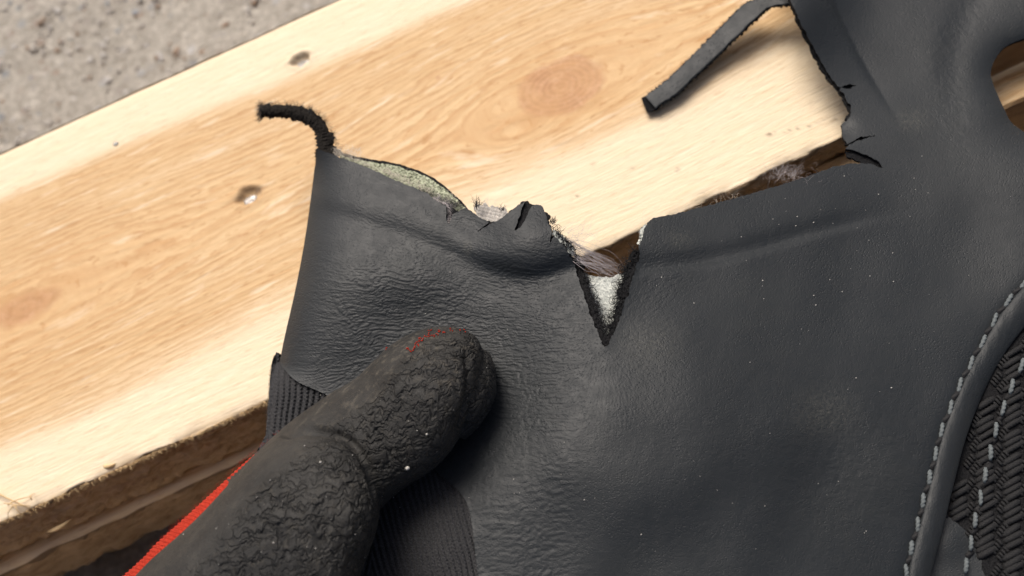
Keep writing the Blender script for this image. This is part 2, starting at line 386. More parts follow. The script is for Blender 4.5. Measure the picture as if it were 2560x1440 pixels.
def board(name, x0, x1, dx, y0, y1, z1, th, skew=0.0, detail=True, parent=pallet, seed=0):
    xs = np.r_[np.linspace(x0, -0.185, 24, endpoint=False), np.arange(-0.185, min(0.185, x1 - dx), dx), np.linspace(min(0.185, x1), x1, 24 if x1 > 0.19 else 1)]
    ny = max(4, int((y1 - y0) / dx)); nz = max(4, int(th / dx))
    t = np.linspace(0, 1, ny + 1); q = np.linspace(0, 1, nz + 1)[1:]
    py = np.r_[y1 + (y0 - y1) * t, np.full(nz, y0), [y0 + (y1 - y0) * .5], np.full(nz, y1)]
    pz = np.r_[np.full(ny + 1, z1), z1 - th * q, [z1 - th], (z1 - th + th * np.r_[0, q])[:nz]]
    part = np.r_[np.zeros(ny + 1), np.ones(nz), [2], np.full(nz, 3)].astype(int)
    n, mm = len(xs), len(py)
    X = np.repeat(xs[:, None], mm, 1); Y = np.repeat(py[None], n, 0).copy(); Z = np.repeat(pz[None], n, 0).copy()
    X0, Y0, Z0 = X.copy(), Y.copy(), Z.copy()
    top = np.repeat((part == 0)[None], n, 0); front = np.repeat((part == 1)[None], n, 0)
    psi, kn = grain(X0, Y0) if detail else (Y0.copy(), np.full(X.shape, 9.0))
    # top relief, worn arrises, rough-sawn front
    Z += top * (0.00010 * noise(X0 * 60, psi * 1500, seed=seed) + 0.00008 * noise(X0 * 200, psi * 2600, seed=seed + 1))
    ed = np.minimum(np.abs(Y0 - y0), 0.01); chip = 0.0012 * np.clip(0.5 + fbm(X0 * 90, X0 * 0 + 3, 4, seed + 5), 0, 2)
    Z -= (top | front) * chip * np.exp(-(ed / 0.0011)) * np.exp(-(np.abs(Z0 - z1) / 0.0012))
    Y += front * (0.0011 * fbm(X0 * 150, Z0 * 500, 4, seed + 9) + 0.0007 * noise(X0 * 700, Z0 * 900, seed=seed + 11)) + (front | top) * (0.0006 * fbm(X0 * 45, X0 * 0, 3, seed + 2)) * np.exp(-ed / 0.002)
    bd = np.abs(Y0 - y1); Z -= top * 0.0012 * np.exp(-bd / 0.001); Y += (part == 3)[None] * 0.0006 * fbm(X0 * 60, X0 * 0, 4, seed + 3)
    stain_shade = np.zeros(X.shape)
    if detail:
        for (kx, ky, a, b) in pits:
            r = np.sqrt(((X0 - kx) / a) ** 2 + ((Y0 - ky) / b) ** 2) + 0.25 * noise(X0 * 500, Y0 * 500, seed=3)
            Z -= top * 0.0016 * (1 - sstep(0.35, 1.0, r)); Z += top * 0.0003 * np.exp(-((r - 1.15) / 0.2) ** 2)
            stain_shade += 0.75 * sstep(0.15, 0.7, Y0 - ky + 0 * r) * 0 + 0.8 * np.exp(-((r - 0.75) / 0.28) ** 2) * (0.35 + 0.65 * sstep(-0.001, 0.001, Y0 - ky))  # dark rim and line at the pit's far side: its shadow painted in
            stain_shade += 0.5 * np.exp(-((X0 - kx) / (a * 1.7)) ** 2 - ((Y0 - ky - .0006) / 0.0005) ** 2)
        # row of mould specks near the front edge, as in the photograph
        for px, py, s in [(2085, 300, .9), (2050, 305, .8), (2020, 318, .8), (1995, 320, .8), (1970, 328, .9), (1930, 335, .6), (1690, 425, 1.), (1925, 335, .9), (1438, 492, 1.), (1480, 410, .5), (1580, 420, .6), (1785, 352, .5), (1165, 418, .6)]:
            qx, qy = axes_pt(px, py); stain_shade += s * np.exp(-((X0 - qx) / 0.0009) ** 2 - ((Y0 - qy) / 0.0004) ** 2) * np.clip(0.6 + 1.6 * noise(X0 * 1500, Y0 * 2200, seed=5), 0, 1)
        # dark brown streak in the front arris
        qx, qy = axes_pt(545, 1060); stain_shade += front * 0.9 * np.exp(-((X0 - qx) / 0.012) ** 2 - ((Z0 - z1 + .004) / 0.002) ** 2) * np.clip(.7 + noise(X0 * 300, Z0 * 900), 0, 1)
    yy = (Y0 - y0) / (y1 - y0)
    heart = sstep(0.22, 0.36, yy + 0.05 * noise(X0 * 14, Y0 * 60, seed=21) + 0.10 * sstep(0.0, -0.10, X0) ) * (1 - sstep(0.80, 0.86, yy + 0.02 * noise(X0 * 10, Y0 * 40, seed=22) + (X0 + 0.05) * 0.30))
    heart = np.clip(heart + 0.25 * noise(X0 * 8, psi * 160, seed=23) * heart, 0, 1)
    Y += (X0 * skew)
    V = np.stack([X, Y, Z], -1).reshape(-1, 3)
    F = grid_faces(n, mm, True); fp = np.tile(part, (n - 1, 1)).reshape(-1)
    nx = np.roll(part, -1); fp = np.tile(np.where((part == 0) & (nx == 0), 0, 1), n - 1)
    F = F.tolist() + [list(range(mm)), [(n - 1) * mm + k for k in range(mm)][::-1]]
    gv = np.where(top, psi, np.where(front, Z0 * 1.0 + 0.3, Y0 + Z0 + 0.1))
    uv = np.stack([X0 * 10 + seed * 1.7, gv * 10 + seed * 0.9], -1).reshape(-1, 2)
    o = mk(name, V, F, [WOOD, WOOD_SIDE], parent, midx=np.r_[fp, 1, 1], uv=uv, attrs={'knot': kn.ravel(), 'heart': heart.ravel(), 'stain_shade': np.clip(stain_shade, 0, 1).ravel()})
    return o
b1 = board('deck_board', -0.45, axes_pt(2405, 205)[0], 0.00065, 0.0, FAR, 0.0, 0.0205, seed=1)
b1['label'] = 'pale knotty pine deck board under the torn piece'
pl0, pl1 = axes_pt(400, 1212, -21.5), axes_pt(2520, 262, -21.5)
b2 = board('lower_board', -0.45, 0.45, 0.0013, -0.0100, 0.0000, -0.0215, 0.0205, detail=False, seed=5)
b2.rotation_euler.z = math.atan2(pl1[1] - (pl0[1] - 0.0035), pl1[0] - pl0[0])
b2.location.y = (pl1[1] + 0.0100) - pl1[0] * math.tan(b2.rotation_euler.z) - pallet.location.y * (1 - math.cos(b2.rotation_euler.z)) * 0
b2['label'] = 'shaded lower board showing as a strip beneath the deck board'
shade_board = board('deck_board', -0.45, 0.45, 0.003, -0.128, -0.033, 0.0, 0.0205, detail=False, seed=9)  # unseen board added so that the gap before the first one stays dark
for bx_ in (-0.38, 0.0, 0.36):
    for y0, y1 in ((-0.124, -0.040),):
        zt = -0.0190
        V = [(x, y, z) for x in (bx_ - .05, bx_ + .05) for y in (y0, y1) for z in (GZ - 0.002, zt)]
        o = mk('block', V, [[0, 1, 3, 2], [4, 6, 7, 5], [0, 4, 5, 1], [2, 3, 7, 6], [0, 2, 6, 4], [1, 5, 7, 3]], WOOD_SIDE, pallet, smooth=False, uv=[(v[0] * 10, v[2] * 10) for v in V], attrs={'knot': [9] * 8, 'heart': [.5] * 8, 'stain_shade': [0] * 8})
def beam(name, x0, x1, y0, y1, z0, z1, seed):
    xs = np.linspace(x0, x1, 60); pr = [(y0, z1 - .0008), (y0 + .0008, z1), ((y0 + y1) / 2, z1), (y1 - .0008, z1), (y1, z1 - .0008), (y1, z0), (y0, z0)]
    V = np.array([(x, y + 0.0004 * noise(np.array(x * 90.), np.array(k + .5), seed=seed), z + 0.0003 * noise(np.array(x * 120.), np.array(k * 2. + .5), seed=seed)) for x in xs for k, (y, z) in enumerate(pr)])
    F = grid_faces(60, 7, True).tolist() + [list(range(7)), [59 * 7 + k for k in range(7)][::-1]]
    n_ = len(V); return mk(name, V, F, [WOOD, WOOD_SIDE], pallet, midx=[0 if j in (0, 1, 2, 3) else 1 for _ in range(59) for j in range(7)] + [1, 1], smooth=False, uv=np.stack([V[:, 0] * 10 + seed, (V[:, 1] + V[:, 2]) * 10], 1), attrs={'knot': [9] * n_, 'heart': [.9] * n_, 'stain_shade': [0] * n_})
beam('shade_stringer', -0.45, 0.45, 0.040, FAR - 0.006, GZ - 0.002, -0.0195, 3)  # unseen beam added to block light and keep the void below dark
bt = beam('batten', 0.0815, 0.30, -0.0074, -0.0002, -0.028, -0.0080, 4); bt['label'] = 'short tan batten fixed along the front of the deck board'
for bx_ in (-0.30, 0.24):
    ya = (pl1[1] + (bx_ - pl1[0]) * math.tan(b2.rotation_euler.z)) + 0.0015
    V = [(x, y, z) for x in (bx_ - .04, bx_ + .04) for y in (ya, ya + 0.009) for z in (GZ - 0.002, -0.040)]
    mk('block', V, [[0, 1, 3, 2], [4, 6, 7, 5], [0, 4, 5, 1], [2, 3, 7, 6], [0, 2, 6, 4], [1, 5, 7, 3]], WOOD_SIDE, pallet, smooth=False, uv=[(v[0] * 10, v[2] * 10) for v in V], attrs={'knot': [9] * 8, 'heart': [.5] * 8, 'stain_shade': [0] * 8})
# nail heads sunk in their pits, and the small staple end
def disc(r, h, rag=0.0, n=24):
    V, F = [], []
    for ring, (rr, z) in enumerate([(1.0, -h), (1.0, 0), (0.75, h * .15), (0.35, h * .05)]):
        for k in range(n):
            a = 2 * math.pi * k / n; q = r * rr * (1 + rag * math.sin(3 * a + 1))
            V.append((q * math.cos(a), q * math.sin(a), z))
    F = grid_faces(4, n, True).tolist() + [[3 * n + k for k in range(n)]]
    return np.array(V), F
for i, (kx, ky, a, b) in enumerate(pits):
    v, f = disc(0.0017, 0.002, 0.05); v[:, 2] += -0.35 * v[:, 1] + 0.0004 * noise(v[:, 0] * 1500, v[:, 1] * 1500, seed=i); v[:, 0] *= 1.3
    mk('nail', v + [kx, ky - 0.0006, -0.0012], f, STEEL, b1)
sx, sy = axes_pt(290, 360); v, f = disc(0.0007, 0.001); mk('staple', v * [1.2, 1, 1] + [sx, sy, 0.0002], f, DARKSTEEL, b1)

# splinters along the front edge
def splinter(p0, d, L, r, bend):
    t = np.linspace(0, 1, 7)[:, None]; return np.array(p0) + np.array(d) * L * t + np.array(bend) * (t ** 2) * L
paths, rad = [], []
def edge_pt(px): 
    # point on the board's front arris at photo column px
    py = 720 - (px - 1280) * math.tan(ALPHA); return W(px, py, -0.4)
for (a, b, c_) in [((-20, 1225), (78, 1272), .10), ((20, 1262), (85, 1240), .07), ((30, 1266), (75, 1265), .06), ((40, 1262), (62, 1292), .06), ((38, 1262), (22, 1300), .05), ((10, 1258), (70, 1268), .05), ((80, 1250), (88, 1233), .05)]:
    A, B = W(*a, 1.2), W(*b, -0.3); t = np.linspace(0, 1, 8)[:, None]
    paths.append(A + (B - A) * t + np.array([0, 0, 0.0012]) * np.sin(t * math.pi)); rad.append(c_ * 0.003)
sp = mk('splinter_tuft', *tubes(paths, rad), SPLINTER, b1)
for (a, b, z) in [((118, 1330), (178, 1298), -9), ((255, 1162), (290, 1158), -1), ((2075, 375), (2068, 345), -4)]:
    A, B = W(*a, z), W(*b, z + 0.5); t = np.linspace(0, 1, 9)[:, None]
    v, f = tubes([A + (B - A) * t + np.array([0, -.0008, 0.0006]) * np.sin(t * math.pi)], [np.sin(np.linspace(0.25, 3.0, 9)) * 0.0006], 6, False)
    mk('splinter', v, f, SPLINTER, b1)
paths, rad = [], []
for k in range(700):
    px = rng.uniform(-60, 700); p = edge_pt(px) + np.array([0, -0.0002, -0.0004 + rng.normal(0, 0.0003)])
    d = np.array([rng.normal(0.3, 0.8), -rng.uniform(.2, 1), rng.normal(0, .5)]); d /= np.linalg.norm(d)
    paths.append(splinter(p, d, rng.uniform(0.0006, 0.002), 0, (0, 0, -rng.uniform(0, .5)))); rad.append(rng.uniform(0.00003, 0.00011))
fz = mk('edge_fuzz', *tubes(paths, rad, 4), SPLINTER, b1); fz['kind'] = 'stuff'

# ------------------------------------------------------------------ the torn leather-like piece
LEFT = cr([(793, 372), (784, 440), (771, 540), (755, 640), (735, 740), (712, 840), (699, 905)], 10)
GUS = cr([(699, 905), (712, 925), (745, 955), (815, 987), (900, 1040), (1000, 1110), (1090, 1178), (1150, 1232), (1175, 1285), (1190, 1400), (1202, 1500), (1215, 1780)], 8)
HOLE = cr([(2690, 130), (2600, 92), (2550, 100), (2512, 118), (2488, 148), (2477, 182), (2483, 210), (2498, 245), (2512, 275), (2528, 305), (2565, 332), (2620, 352), (2680, 352)], 8)
S1 = [(2262, 1460), (2270, 1410), (2300, 1290), (2330, 1172), (2352, 1085), (2382, 1005), (2412, 938), (2452, 862), (2492, 792), (2530, 742), (2590, 680), (2700, 590)]
S2 = [(2408, 1440), (2424, 1380), (2440, 1295), (2462, 1190), (2490, 1080), (2520, 990), (2562, 895), (2620, 790)]
HEMR = [(2320, 1470), (2334, 1410), (2357, 1325), (2380, 1230), (2410, 1112), (2446, 1012), (2490, 920), (2536, 850), (2590, 790), (2700, 700)]
S1c, S2c, HEMRc = cr(S1, 8), cr(S2, 8), cr(HEMR, 8)

def hbase(x, y):
    """height of the leather's face above the deck board, mm"""
    x = np.asarray(x, float); y = np.asarray(y, float)
    z = 31 - 21 * sstep(1350, 2500, x + 0.35 * (700 - y)) - 4 * sstep(500, 0, y) * sstep(1700, 2200, x)
    z = z - 3.5 * sstep(2620, 2720, x) * sstep(400, 700, y)
    z = np.maximum(z, 3.0)
    # left border bends away round the fingers
    dl, _, _ = seg_dist(x, y, LEFT); z = z - 7.5 * np.exp(-(dl / 42)) * sstep(340, 470, y)
    z = z - 2.0 * sstep(520, 380, y) * (x < 1300)
    # long valley running down from the left border, and the lobe beside the tear
    dv, tv, sv = seg_dist(x, y, cr([(760, 520), (900, 560), (1050, 608), (1170, 660), (1260, 693), (1340, 703), (1440, 672)], 6))
    prof = np.where(sv < 0, np.exp(-(dv / 34) ** 2), np.exp(-(dv / 62) ** 2))
    z = z - (0.9 + 1.0 * sstep(.15, .7, tv)) * prof * sstep(0, .08, tv)
    z = z + 3.0 * np.exp(-((x - 1310) / 115) ** 2 - ((y - 590) / 75) ** 2)
    z = z - 1.8 * np.exp(-((x - 1190) / 85) ** 2 - ((y - 575) / 60) ** 2)
    z = z + 0.8 * np.exp(-((x - 960) / 210) ** 2 - ((y - 700) / 75) ** 2)
    # pressed down round the thumb
    dt, _, _ = seg_dist(x, y, [(560, 1350), (860, 1130), (1085, 960)])
    z = z - 5.0 * (1 - sstep(80, 380, dt)) 
    z = z + 2.5 * np.exp(-((x - 1480) / 190) ** 2 - ((y - 1080) / 230) ** 2)
    z = z + 7.5 * np.exp(-((x - 1995) / 120) ** 2 - (np.minimum(y + 20, 0) / 400) ** 2 - (np.maximum(y + 20, 0) / 150) ** 2)
    # crease and ripple on the right
    dc, tc, sc_ = seg_dist(x, y, cr([(1600, 672), (1750, 655), (1880, 625), (2020, 585), (2180, 545), (2320, 520)], 5))
    z = z - 0.9 * np.where(sc_ < 0, np.exp(-(dc / 30) ** 2), np.exp(-(dc / 12) ** 2)) * (1 - sstep(.5, 1, tc)) 
    d2, t2, s2 = seg_dist(x, y, cr([(2060, -60), (2110, 60), (2165, 170), (2225, 270), (2260, 330)], 5))
    z = z - 0.9 * np.where(s2 < 0, np.exp(-(d2 / 55)), np.exp(-(d2 / 9))) * (1 - sstep(.55, 1, t2))
    d3, t3, s3 = seg_dist(x, y, cr([(2470, -60), (2405, 60), (2380, 150), (2390, 240), (2430, 320)], 5))
    z = z - 0.6 * np.exp(-(d3 / 38) ** 2) * (1 - sstep(.6, 1, t3))
    dh, _, _ = seg_dist(x, y, HOLE); z = z - 3.2 * np.exp(-(dh / 42)) * sstep(450, 330, y)
    z = z - 1.6 * np.exp(-((x - 2098) / 34) ** 2 - ((y - 322) / 30) ** 2)
    # soft swelling between the tear and the seam, hollow beside the seam
    z = z + 2.2 * np.exp(-((x - 1800) / 260) ** 2 - ((y - 1010) / 200) ** 2) - 1.5 * np.exp(-((x - 2060) / 160) ** 2 - ((y - 1250) / 160) ** 2)
    z = z - 5 * sstep(1150, 1600, y) * sstep(1250, 1700, x)
    ds, _, ss = seg_dist(x, y, S1c); z = z - 0.55 * np.exp(-(ds / 16)) * sstep(2700, 2610, x)
    z = z - 2.0 * sstep(0, 120, ds * (ss > 0)) * sstep(2720, 2560, x)
    # lips of the notch
    dn, _, sn = seg_dist(x, y, [(1380, 575), (1447, 670), (1480, 770), (1515, 866), (1550, 785), (1583, 690), (1598, 620)])
    z = z + 0.5 * np.exp(-(dn / 30))
    z = z + 0.7 * fbm(x / 330, y / 330, 2, 31) 
    return z

def crease(x, y):
    """fine stretch creases of the coating, mm"""
    wob = noise(x / 70, y / 70, seed=40) * 16
    # left field: flows from the border towards the tip of the notch
    k = 0.30 * (1 - sstep(560, 720, y)) - 0.16 * sstep(720, 880, y)
    v = y - k * (x - 780) + wob * 0.8 - 60 * np.exp(-((x - 1290) / 160) ** 2) * sstep(600, 700, y) * (1 - sstep(720, 860, y))
    n = noise(x / 40 + 0.1 * wob, v / 7.6, seed=41) + 0.42 * noise(x / 17, v / 5.6, seed=42)
    left = 0.62 - np.clip(np.abs(n) * 2.0, 0, 1)
    aL = (1 - sstep(1380, 1520, x)) * (0.35 + 0.65 * sstep(480, 620, y)) * (0.45 + 0.55 * sstep(720, 950, x))
    aL = aL * (0.55 + 0.45 * sstep(640, 720, y + 40 * (x < 1150)))
    # radial field about the notch tip
    rx, ry = x - 1515, y - 850; r = np.hypot(rx, ry) + 1; th = np.arctan2(ry, rx)
    rr = np.log(r) * 5
    nr = noise(rr + wob * .02, th * 26 * np.clip(r / 220, .35, 1.4).round(1), seed=43)
    rad = 0.55 - np.clip(np.abs(noise(r / 28, th * 24, seed=44) + .4 * noise(r / 12, th * 50, seed=45)) * 2.0, 0, 1)
    aR = np.exp(-(r / 250) ** 2) * sstep(20, 60, r) * (0.8 * (rx > -60) + 0.2)
    # lower right field runs down to the right
    v2 = y - 0.42 * x + wob; u2 = x + 0.42 * y
    n2 = noise(u2 / 40, v2 / 9, seed=46) + .4 * noise(u2 / 22, v2 / 5, seed=47)
    low = 0.55 - np.clip(np.abs(n2) * 2, 0, 1)
    aB = 0.55 * np.exp(-((x - 2130) / 260) ** 2 - ((y - 1120) / 240) ** 2) + 0.18 * sstep(900, 1100, y) * (x > 1300)
    d3, t3, _ = seg_dist(x, y, [(2440, -40), (2385, 80), (2365, 180), (2390, 300)])
    aC = 0.6 * np.exp(-(d3 / 55) ** 2); n4 = 0.5 - np.clip(np.abs(noise((x + y) / 40, (y - .9 * x) / 16, seed=48)) * 2, 0, 1)
    dc, tc, _ = seg_dist(x, y, [(1620, 680), (1750, 655), (1880, 625), (2020, 585)])
    aD = 0.5 * np.exp(-(dc / 34) ** 2); n5 = 0.5 - np.clip(np.abs(noise(x / 30, (y + .2 * x) / 9, seed=49)) * 2, 0, 1)
    return -0.15 * (aL * left + 0.5 * aR * rad + 0.9 * aB * low + aC * n4 + aD * n5)

def hleather(x, y): return hbase(x, y) + crease(np.asarray(x, float), np.asarray(y, float))

_gx, _gy = np.arange(500, 2800, 8.0), np.arange(-140, 1800, 8.0)
_hg = hbase(*np.meshgrid(_gx, _gy, indexing='ij'))
def HG(x, y):
    fx = min(max((x - 500) / 8, 0), len(_gx) - 1.001); fy = min(max((y + 140) / 8, 0), len(_gy) - 1.001); i, j = int(fx), int(fy); a_, b_ = fx - i, fy - j
    return float((_hg[i, j] * (1 - a_) + _hg[i + 1, j] * a_) * (1 - b_) + (_hg[i, j + 1] * (1 - a_) + _hg[i + 1, j + 1] * a_) * b_)
piece_base = W(1500, 900, 6.0)
piece = empty('torn_leather_piece', piece_base, 'torn dark grey leather-like piece with a V-shaped rip, held by the gloved thumb', 'leather')

def sheet(name, outline, hf, thick, step, mats, parent=piece, rough=1.4, gstep=None, smoothmask=None, seed=0, ostep=None, grids=None):
    """flat outline (photo coordinates) -> thick sheet lying on the height field hf"""
    gstep = gstep or step
    P = resample(outline, ostep or step, True)
    nx = np.roll(P, -1, 0) - np.roll(P, 1, 0); nn = np.stack([nx[:, 1], -nx[:, 0]], 1); nn /= np.linalg.norm(nn, axis=1)[:, None] + 1e-9
    amp = rough * (smoothmask(P[:, 0], P[:, 1]) if smoothmask else 1.0)
    j = noise(P[:, 0] / 7, P[:, 1] / 7, seed=seed + 60) + 1.2 * noise(P[:, 0] / 24, P[:, 1] / 24, seed=seed + 61)
    P = P + nn * (amp * j)[:, None]
    pts = [(float(a), float(b)) for a, b in P]; n0 = len(pts)
    A = P; B = np.roll(P, -1, 0); inner = []
    for gs, test in (grids or [(gstep, None)]):
        for r, yy in enumerate(np.arange(P[:, 1].min(), P[:, 1].max(), gs * 0.866)):
            k = (A[:, 1] > yy) != (B[:, 1] > yy)
            xs = np.sort(A[k, 0] + (yy - A[k, 1]) / (B[k, 1] - A[k, 1]) * (B[k, 0] - A[k, 0]))
            for a, b in zip(xs[::2], xs[1::2]):
                if b - a < gs * 1.6: continue
                q = np.arange(math.ceil(a / gs + .6) * gs + (r % 2) * gs / 2, b - gs * .6, gs)
                if test is not None: q = q[test(q, yy)]
                inner += [(float(t), float(yy)) for t in q]
    gstep = min(g_[0] for g_ in grids) if grids else gstep
    # keep away from the outline
    inner = np.array(inner) if inner else np.zeros((0, 2))
    if len(inner):
        cell = {}
        for a, b in P: cell.setdefault((int(a // gstep), int(b // gstep)), []).append((a, b))
        ix = np.floor(inner / gstep).astype(int); keep = np.ones(len(inner), bool)
        occ = set(cell)
        for i, (cx, cy) in enumerate(ix):
            for dx_ in (-1, 0, 1):
                for dy_ in (-1, 0, 1):
                    if (cx + dx_, cy + dy_) in occ:
                        for a, b in cell[(cx + dx_, cy + dy_)]:
                            if (a - inner[i, 0]) ** 2 + (b - inner[i, 1]) ** 2 < (0.55 * gstep) ** 2: keep[i] = False
        inner = inner[keep]
    allp = [Vector(p) for p in pts] + [Vector((float(a), float(b))) for a, b in inner]
    vo, eo, fo, *_ = delaunay_2d_cdt(allp, [], [list(range(n0))], 1, 1e-4)
    Q = np.array([v[:] for v in vo]); F = np.array(fo)
    zz = hf(Q[:, 0], Q[:, 1])
    T = W(Q[:, 0], Q[:, 1], zz); Bt = T - np.array([0, 0, thick * 0.001])
    nrm = np.cross(T[F[:, 1]] - T[F[:, 0]], T[F[:, 2]] - T[F[:, 0]])
    F = np.where((nrm[:, 2] < 0)[:, None], F[:, ::-1], F)
    E = np.vstack([F[:, [0, 1]], F[:, [1, 2]], F[:, [2, 0]]]); key = np.sort(E, 1); u, inv, cnt = np.unique(key, axis=0, return_inverse=True, return_counts=True)
    bd = E[cnt[inv.ravel()] == 1]; n = len(Q)
    # side walls use their own vertices so that the cut edge stays crisp
    V = np.vstack([T, Bt, T[bd[:, 0]], T[bd[:, 1]], Bt[bd[:, 1]], Bt[bd[:, 0]]]); mB = len(bd); base = 2 * n; ar = np.arange(mB)
    side = np.stack([base + ar, base + 3 * mB + ar, base + 2 * mB + ar, base + mB + ar], 1)
    faces = F.tolist() + (F[:, ::-1] + n).tolist() + side.tolist()
    uv = np.vstack([Q, Q, Q[bd[:, 0]], Q[bd[:, 1]], Q[bd[:, 1]], Q[bd[:, 0]]]) / 1000.0
    mi = np.r_[np.zeros(len(F)), np.full(len(F), 2), np.ones(mB)]
    return mk(name, V, faces, mats, parent, midx=mi, uv=uv)

TOPEDGE = [(793, 372), (812, 379), (832, 386), (868, 400), (905, 413), (948, 431), (1000, 455), (1040, 471), (1070, 484), (1082, 497), (1095, 506), (1117, 515),
           (1115, 540), (1119, 559), (1123, 561), (1128, 545), (1131, 536), (1150, 526), (1163, 521), (1178, 527), (1203, 546), (1222, 556), (1208, 566), (1194, 579), (1212, 569), (1229, 558), (1246, 551),
           (1276, 528), (1296, 511), (1312, 504), (1306, 520), (1296, 545), (1287, 573), (1284, 578), (1300, 568), (1312, 550), (1322, 528), (1330, 513), (1345, 512), (1357, 516), (1362, 532), (1369, 552), (1377, 570), (1379, 586),
           (1375, 607), (1386, 590), (1400, 603), (1422, 632), (1436, 662), (1448, 700), (1462, 745), (1478, 790), (1492, 825), (1503, 858), (1512, 868)]
RIGHTEDGE = [(1520, 862), (1534, 833), (1552, 785), (1568, 742), (1582, 692), (1597, 648), (1598, 622), (1604, 598), (1608, 578), (1618, 556), (1632, 546), (1680, 536), (1750, 519), (1850, 492), (1950, 463), (2030, 436), (2085, 417), (2118, 410),
             (2150, 408), (2180, 410), (2206, 420), (2194, 402), (2165, 388), (2135, 376), (2114, 372), (2122, 362), (2150, 350), (2192, 339), (2165, 338), (2140, 347), (2118, 361), (2110, 348), (2103, 328), (2103, 312), (2119, 300), (2129, 283), (2124, 262), (2110, 236), (2100, 222),
             (2120, 221), (2153, 209), (2125, 213), (2094, 216), (2083, 200), (2068, 182), (2046, 140), (2020, 92), (1996, 45), (1981, 12), (1968, -30)]
OUT = TOPEDGE + RIGHTEDGE + [(1930, -110), (1900, -420), (3000, -420), (3000, 222), (2700, 222)] + HOLE[1:-1] + [(2690, 330), (2712, 290), (2702, 226), (3000, 226), (3000, 620), (2720, 600)] + [(x * .6 + u * .4, y * .6 + v * .4) for (x, y), (u, v) in zip(S1c[::-1], [(np.interp(y, [q[1] for q in HEMRc][::-1], [q[0] for q in HEMRc][::-1]), y) for x, y in S1c[::-1]])] + [(2270, 1600), (2260, 1780)] + GUS[::-1] + LEFT[::-1][1:-1]
smask = lambda x, y: np.where((y < 900) & (x > 800) & (x < 2250) & (y > -5), 1.0, 0.12) * np.where(((x > 1380) & (x < 1610) & (y > 560)) | ((x > 2060) & (y < 350)), 1.6, 0.8)
FINE = lambda x, y: (x < 1760) & (x > 600) & (y < 1080)
INF = lambda x, y: (x < 2580) & (y > -20) & (y < 1460)
panel = sheet('leather_panel', OUT, hleather, 0.8, 3.4, [LEATHER, BLACK_FELT, WHITE_LIN], rough=1.8, smoothmask=smask, ostep=2.6,
              grids=[(2.4, lambda x, y: FINE(x, y)), (4.4, lambda x, y: INF(x, y) & ~FINE(x, y)), (16.0, lambda x, y: ~INF(x, y))])

# black fibre layer that shows along cuts and slits
def off(d): return lambda x, y: hbase(x, y) - d
def fuzzy(d, a=0.25, s=6, sd=80): return lambda x, y: hbase(x, y) - d + a * fbm(x / s, y / s, 3, sd)
NOTCH = [(1360, 520), (1372, 548), (1381, 570), (1390, 592), (1418, 604), (1441, 640), (1458, 662), (1470, 705), (1484, 748), (1494, 790), (1505, 815), (1517, 833), (1527, 812), (1538, 775), (1545, 742), (1556, 702), (1566, 665), (1576, 640), (1594, 620), (1604, 598), (1640, 600), (1640, 900), (1500, 905), (1400, 780), (1345, 620), (1340, 530)]
sheet('black_backing', NOTCH, fuzzy(1.0, 0.35, 5), 0.7, 3, [BLACK_FELT] * 3, rough=7.0, seed=2)
for k, pl in enumerate([[(1384, 574), (1402, 586), (1430, 616), (1446, 640), (1438, 646), (1410, 614), (1384, 592)], [(1602, 568), (1614, 562), (1613, 588), (1601, 614), (1594, 608)]]):
    sheet('lining_edge', pl, fuzzy(0.85, 0.3, 5, 86), 0.4, 2.6, [WHITE_LIN] * 3, rough=4.0, seed=12 + k)
for k, pl in enumerate([[(1060, 482), (1080, 492), (1100, 503), (1122, 510), (1150, 530), (1150, 570), (1100, 575), (1060, 520)],
                        [(1270, 530), (1312, 503), (1322, 504), (1345, 520), (1340, 560), (1300, 590), (1270, 590)],
                        [(1180, 590), (1190, 560), (1224, 552), (1240, 556), (1230, 590)],
                        [(1966, -20), (1975, 12), (1988, 45), (2010, 92), (2034, 140), (2058, 184), (2074, 206), (2092, 224), (2100, 240), (2116, 266), (2121, 280), (2112, 298), (2135, 305), (2175, 250), (2165, 200), (2130, 190), (2010, 0), (1990, -20)],
                        [(2112, 362), (2125, 340), (2200, 325), (2210, 345), (2150, 370)],
                        [(2112, 378), (2118, 392), (2130, 396), (2150, 404), (2150, 430), (2215, 440), (2215, 400), (2160, 375)]]):
    sheet('black_backing', pl, fuzzy(1.0, 0.2, 5), 0.6, 3.5, [BLACK_FELT] * 3, rough=3.0, seed=4 + k)
# thick cut rim on the lower cut, upper right (dark wedge)
WED = [(2113, 374), (2138, 378), (2170, 386), (2192, 400), (2204, 420), (2180, 411), (2150, 408), (2128, 397)]

# linings
sheet('lining', [(1425, 632), (1441, 655), (1460, 680), (1490, 692), (1525, 693), (1556, 686), (1600, 690), (1600, 860), (1515, 900), (1440, 780), (1400, 650)], fuzzy(2.2, 0.10, 9, 83), 0.7, 4, [WHITE_LIN] * 3, rough=2.5, seed=20)['label'] = 'white cotton lining showing inside the V-shaped rip'
GRN = cr([(850, 380), (905, 398), (960, 409), (1020, 424), (1080, 448), (1125, 480), (1158, 508), (1172, 525)], 8) + [(1170, 560), (1100, 560), (1000, 500), (900, 440), (855, 410)]
GRN = [(x, y - 7 * math.sin(max(0, min(1, (x - 850) / 322)) * math.pi)) if y < 530 else (x, y) for x, y in GRN]
sheet('lining', [(x, y + 7) if y < 530 else (x, y) for x, y in GRN], lambda x, y: hbase(x, y) - 1.9 + 0.15 * fbm(x / 5, y / 5, 3, 90), 0.6, 3.5, [GREEN_LIN] * 3, rough=2, seed=22)['label'] = 'greenish lining showing above the torn top edge'
sheet('rear_layer', GRN, lambda x, y: hbase(x, y) - 2.7, 0.8, 4, [BLACK_FELT] * 3, rough=1.2, seed=24)
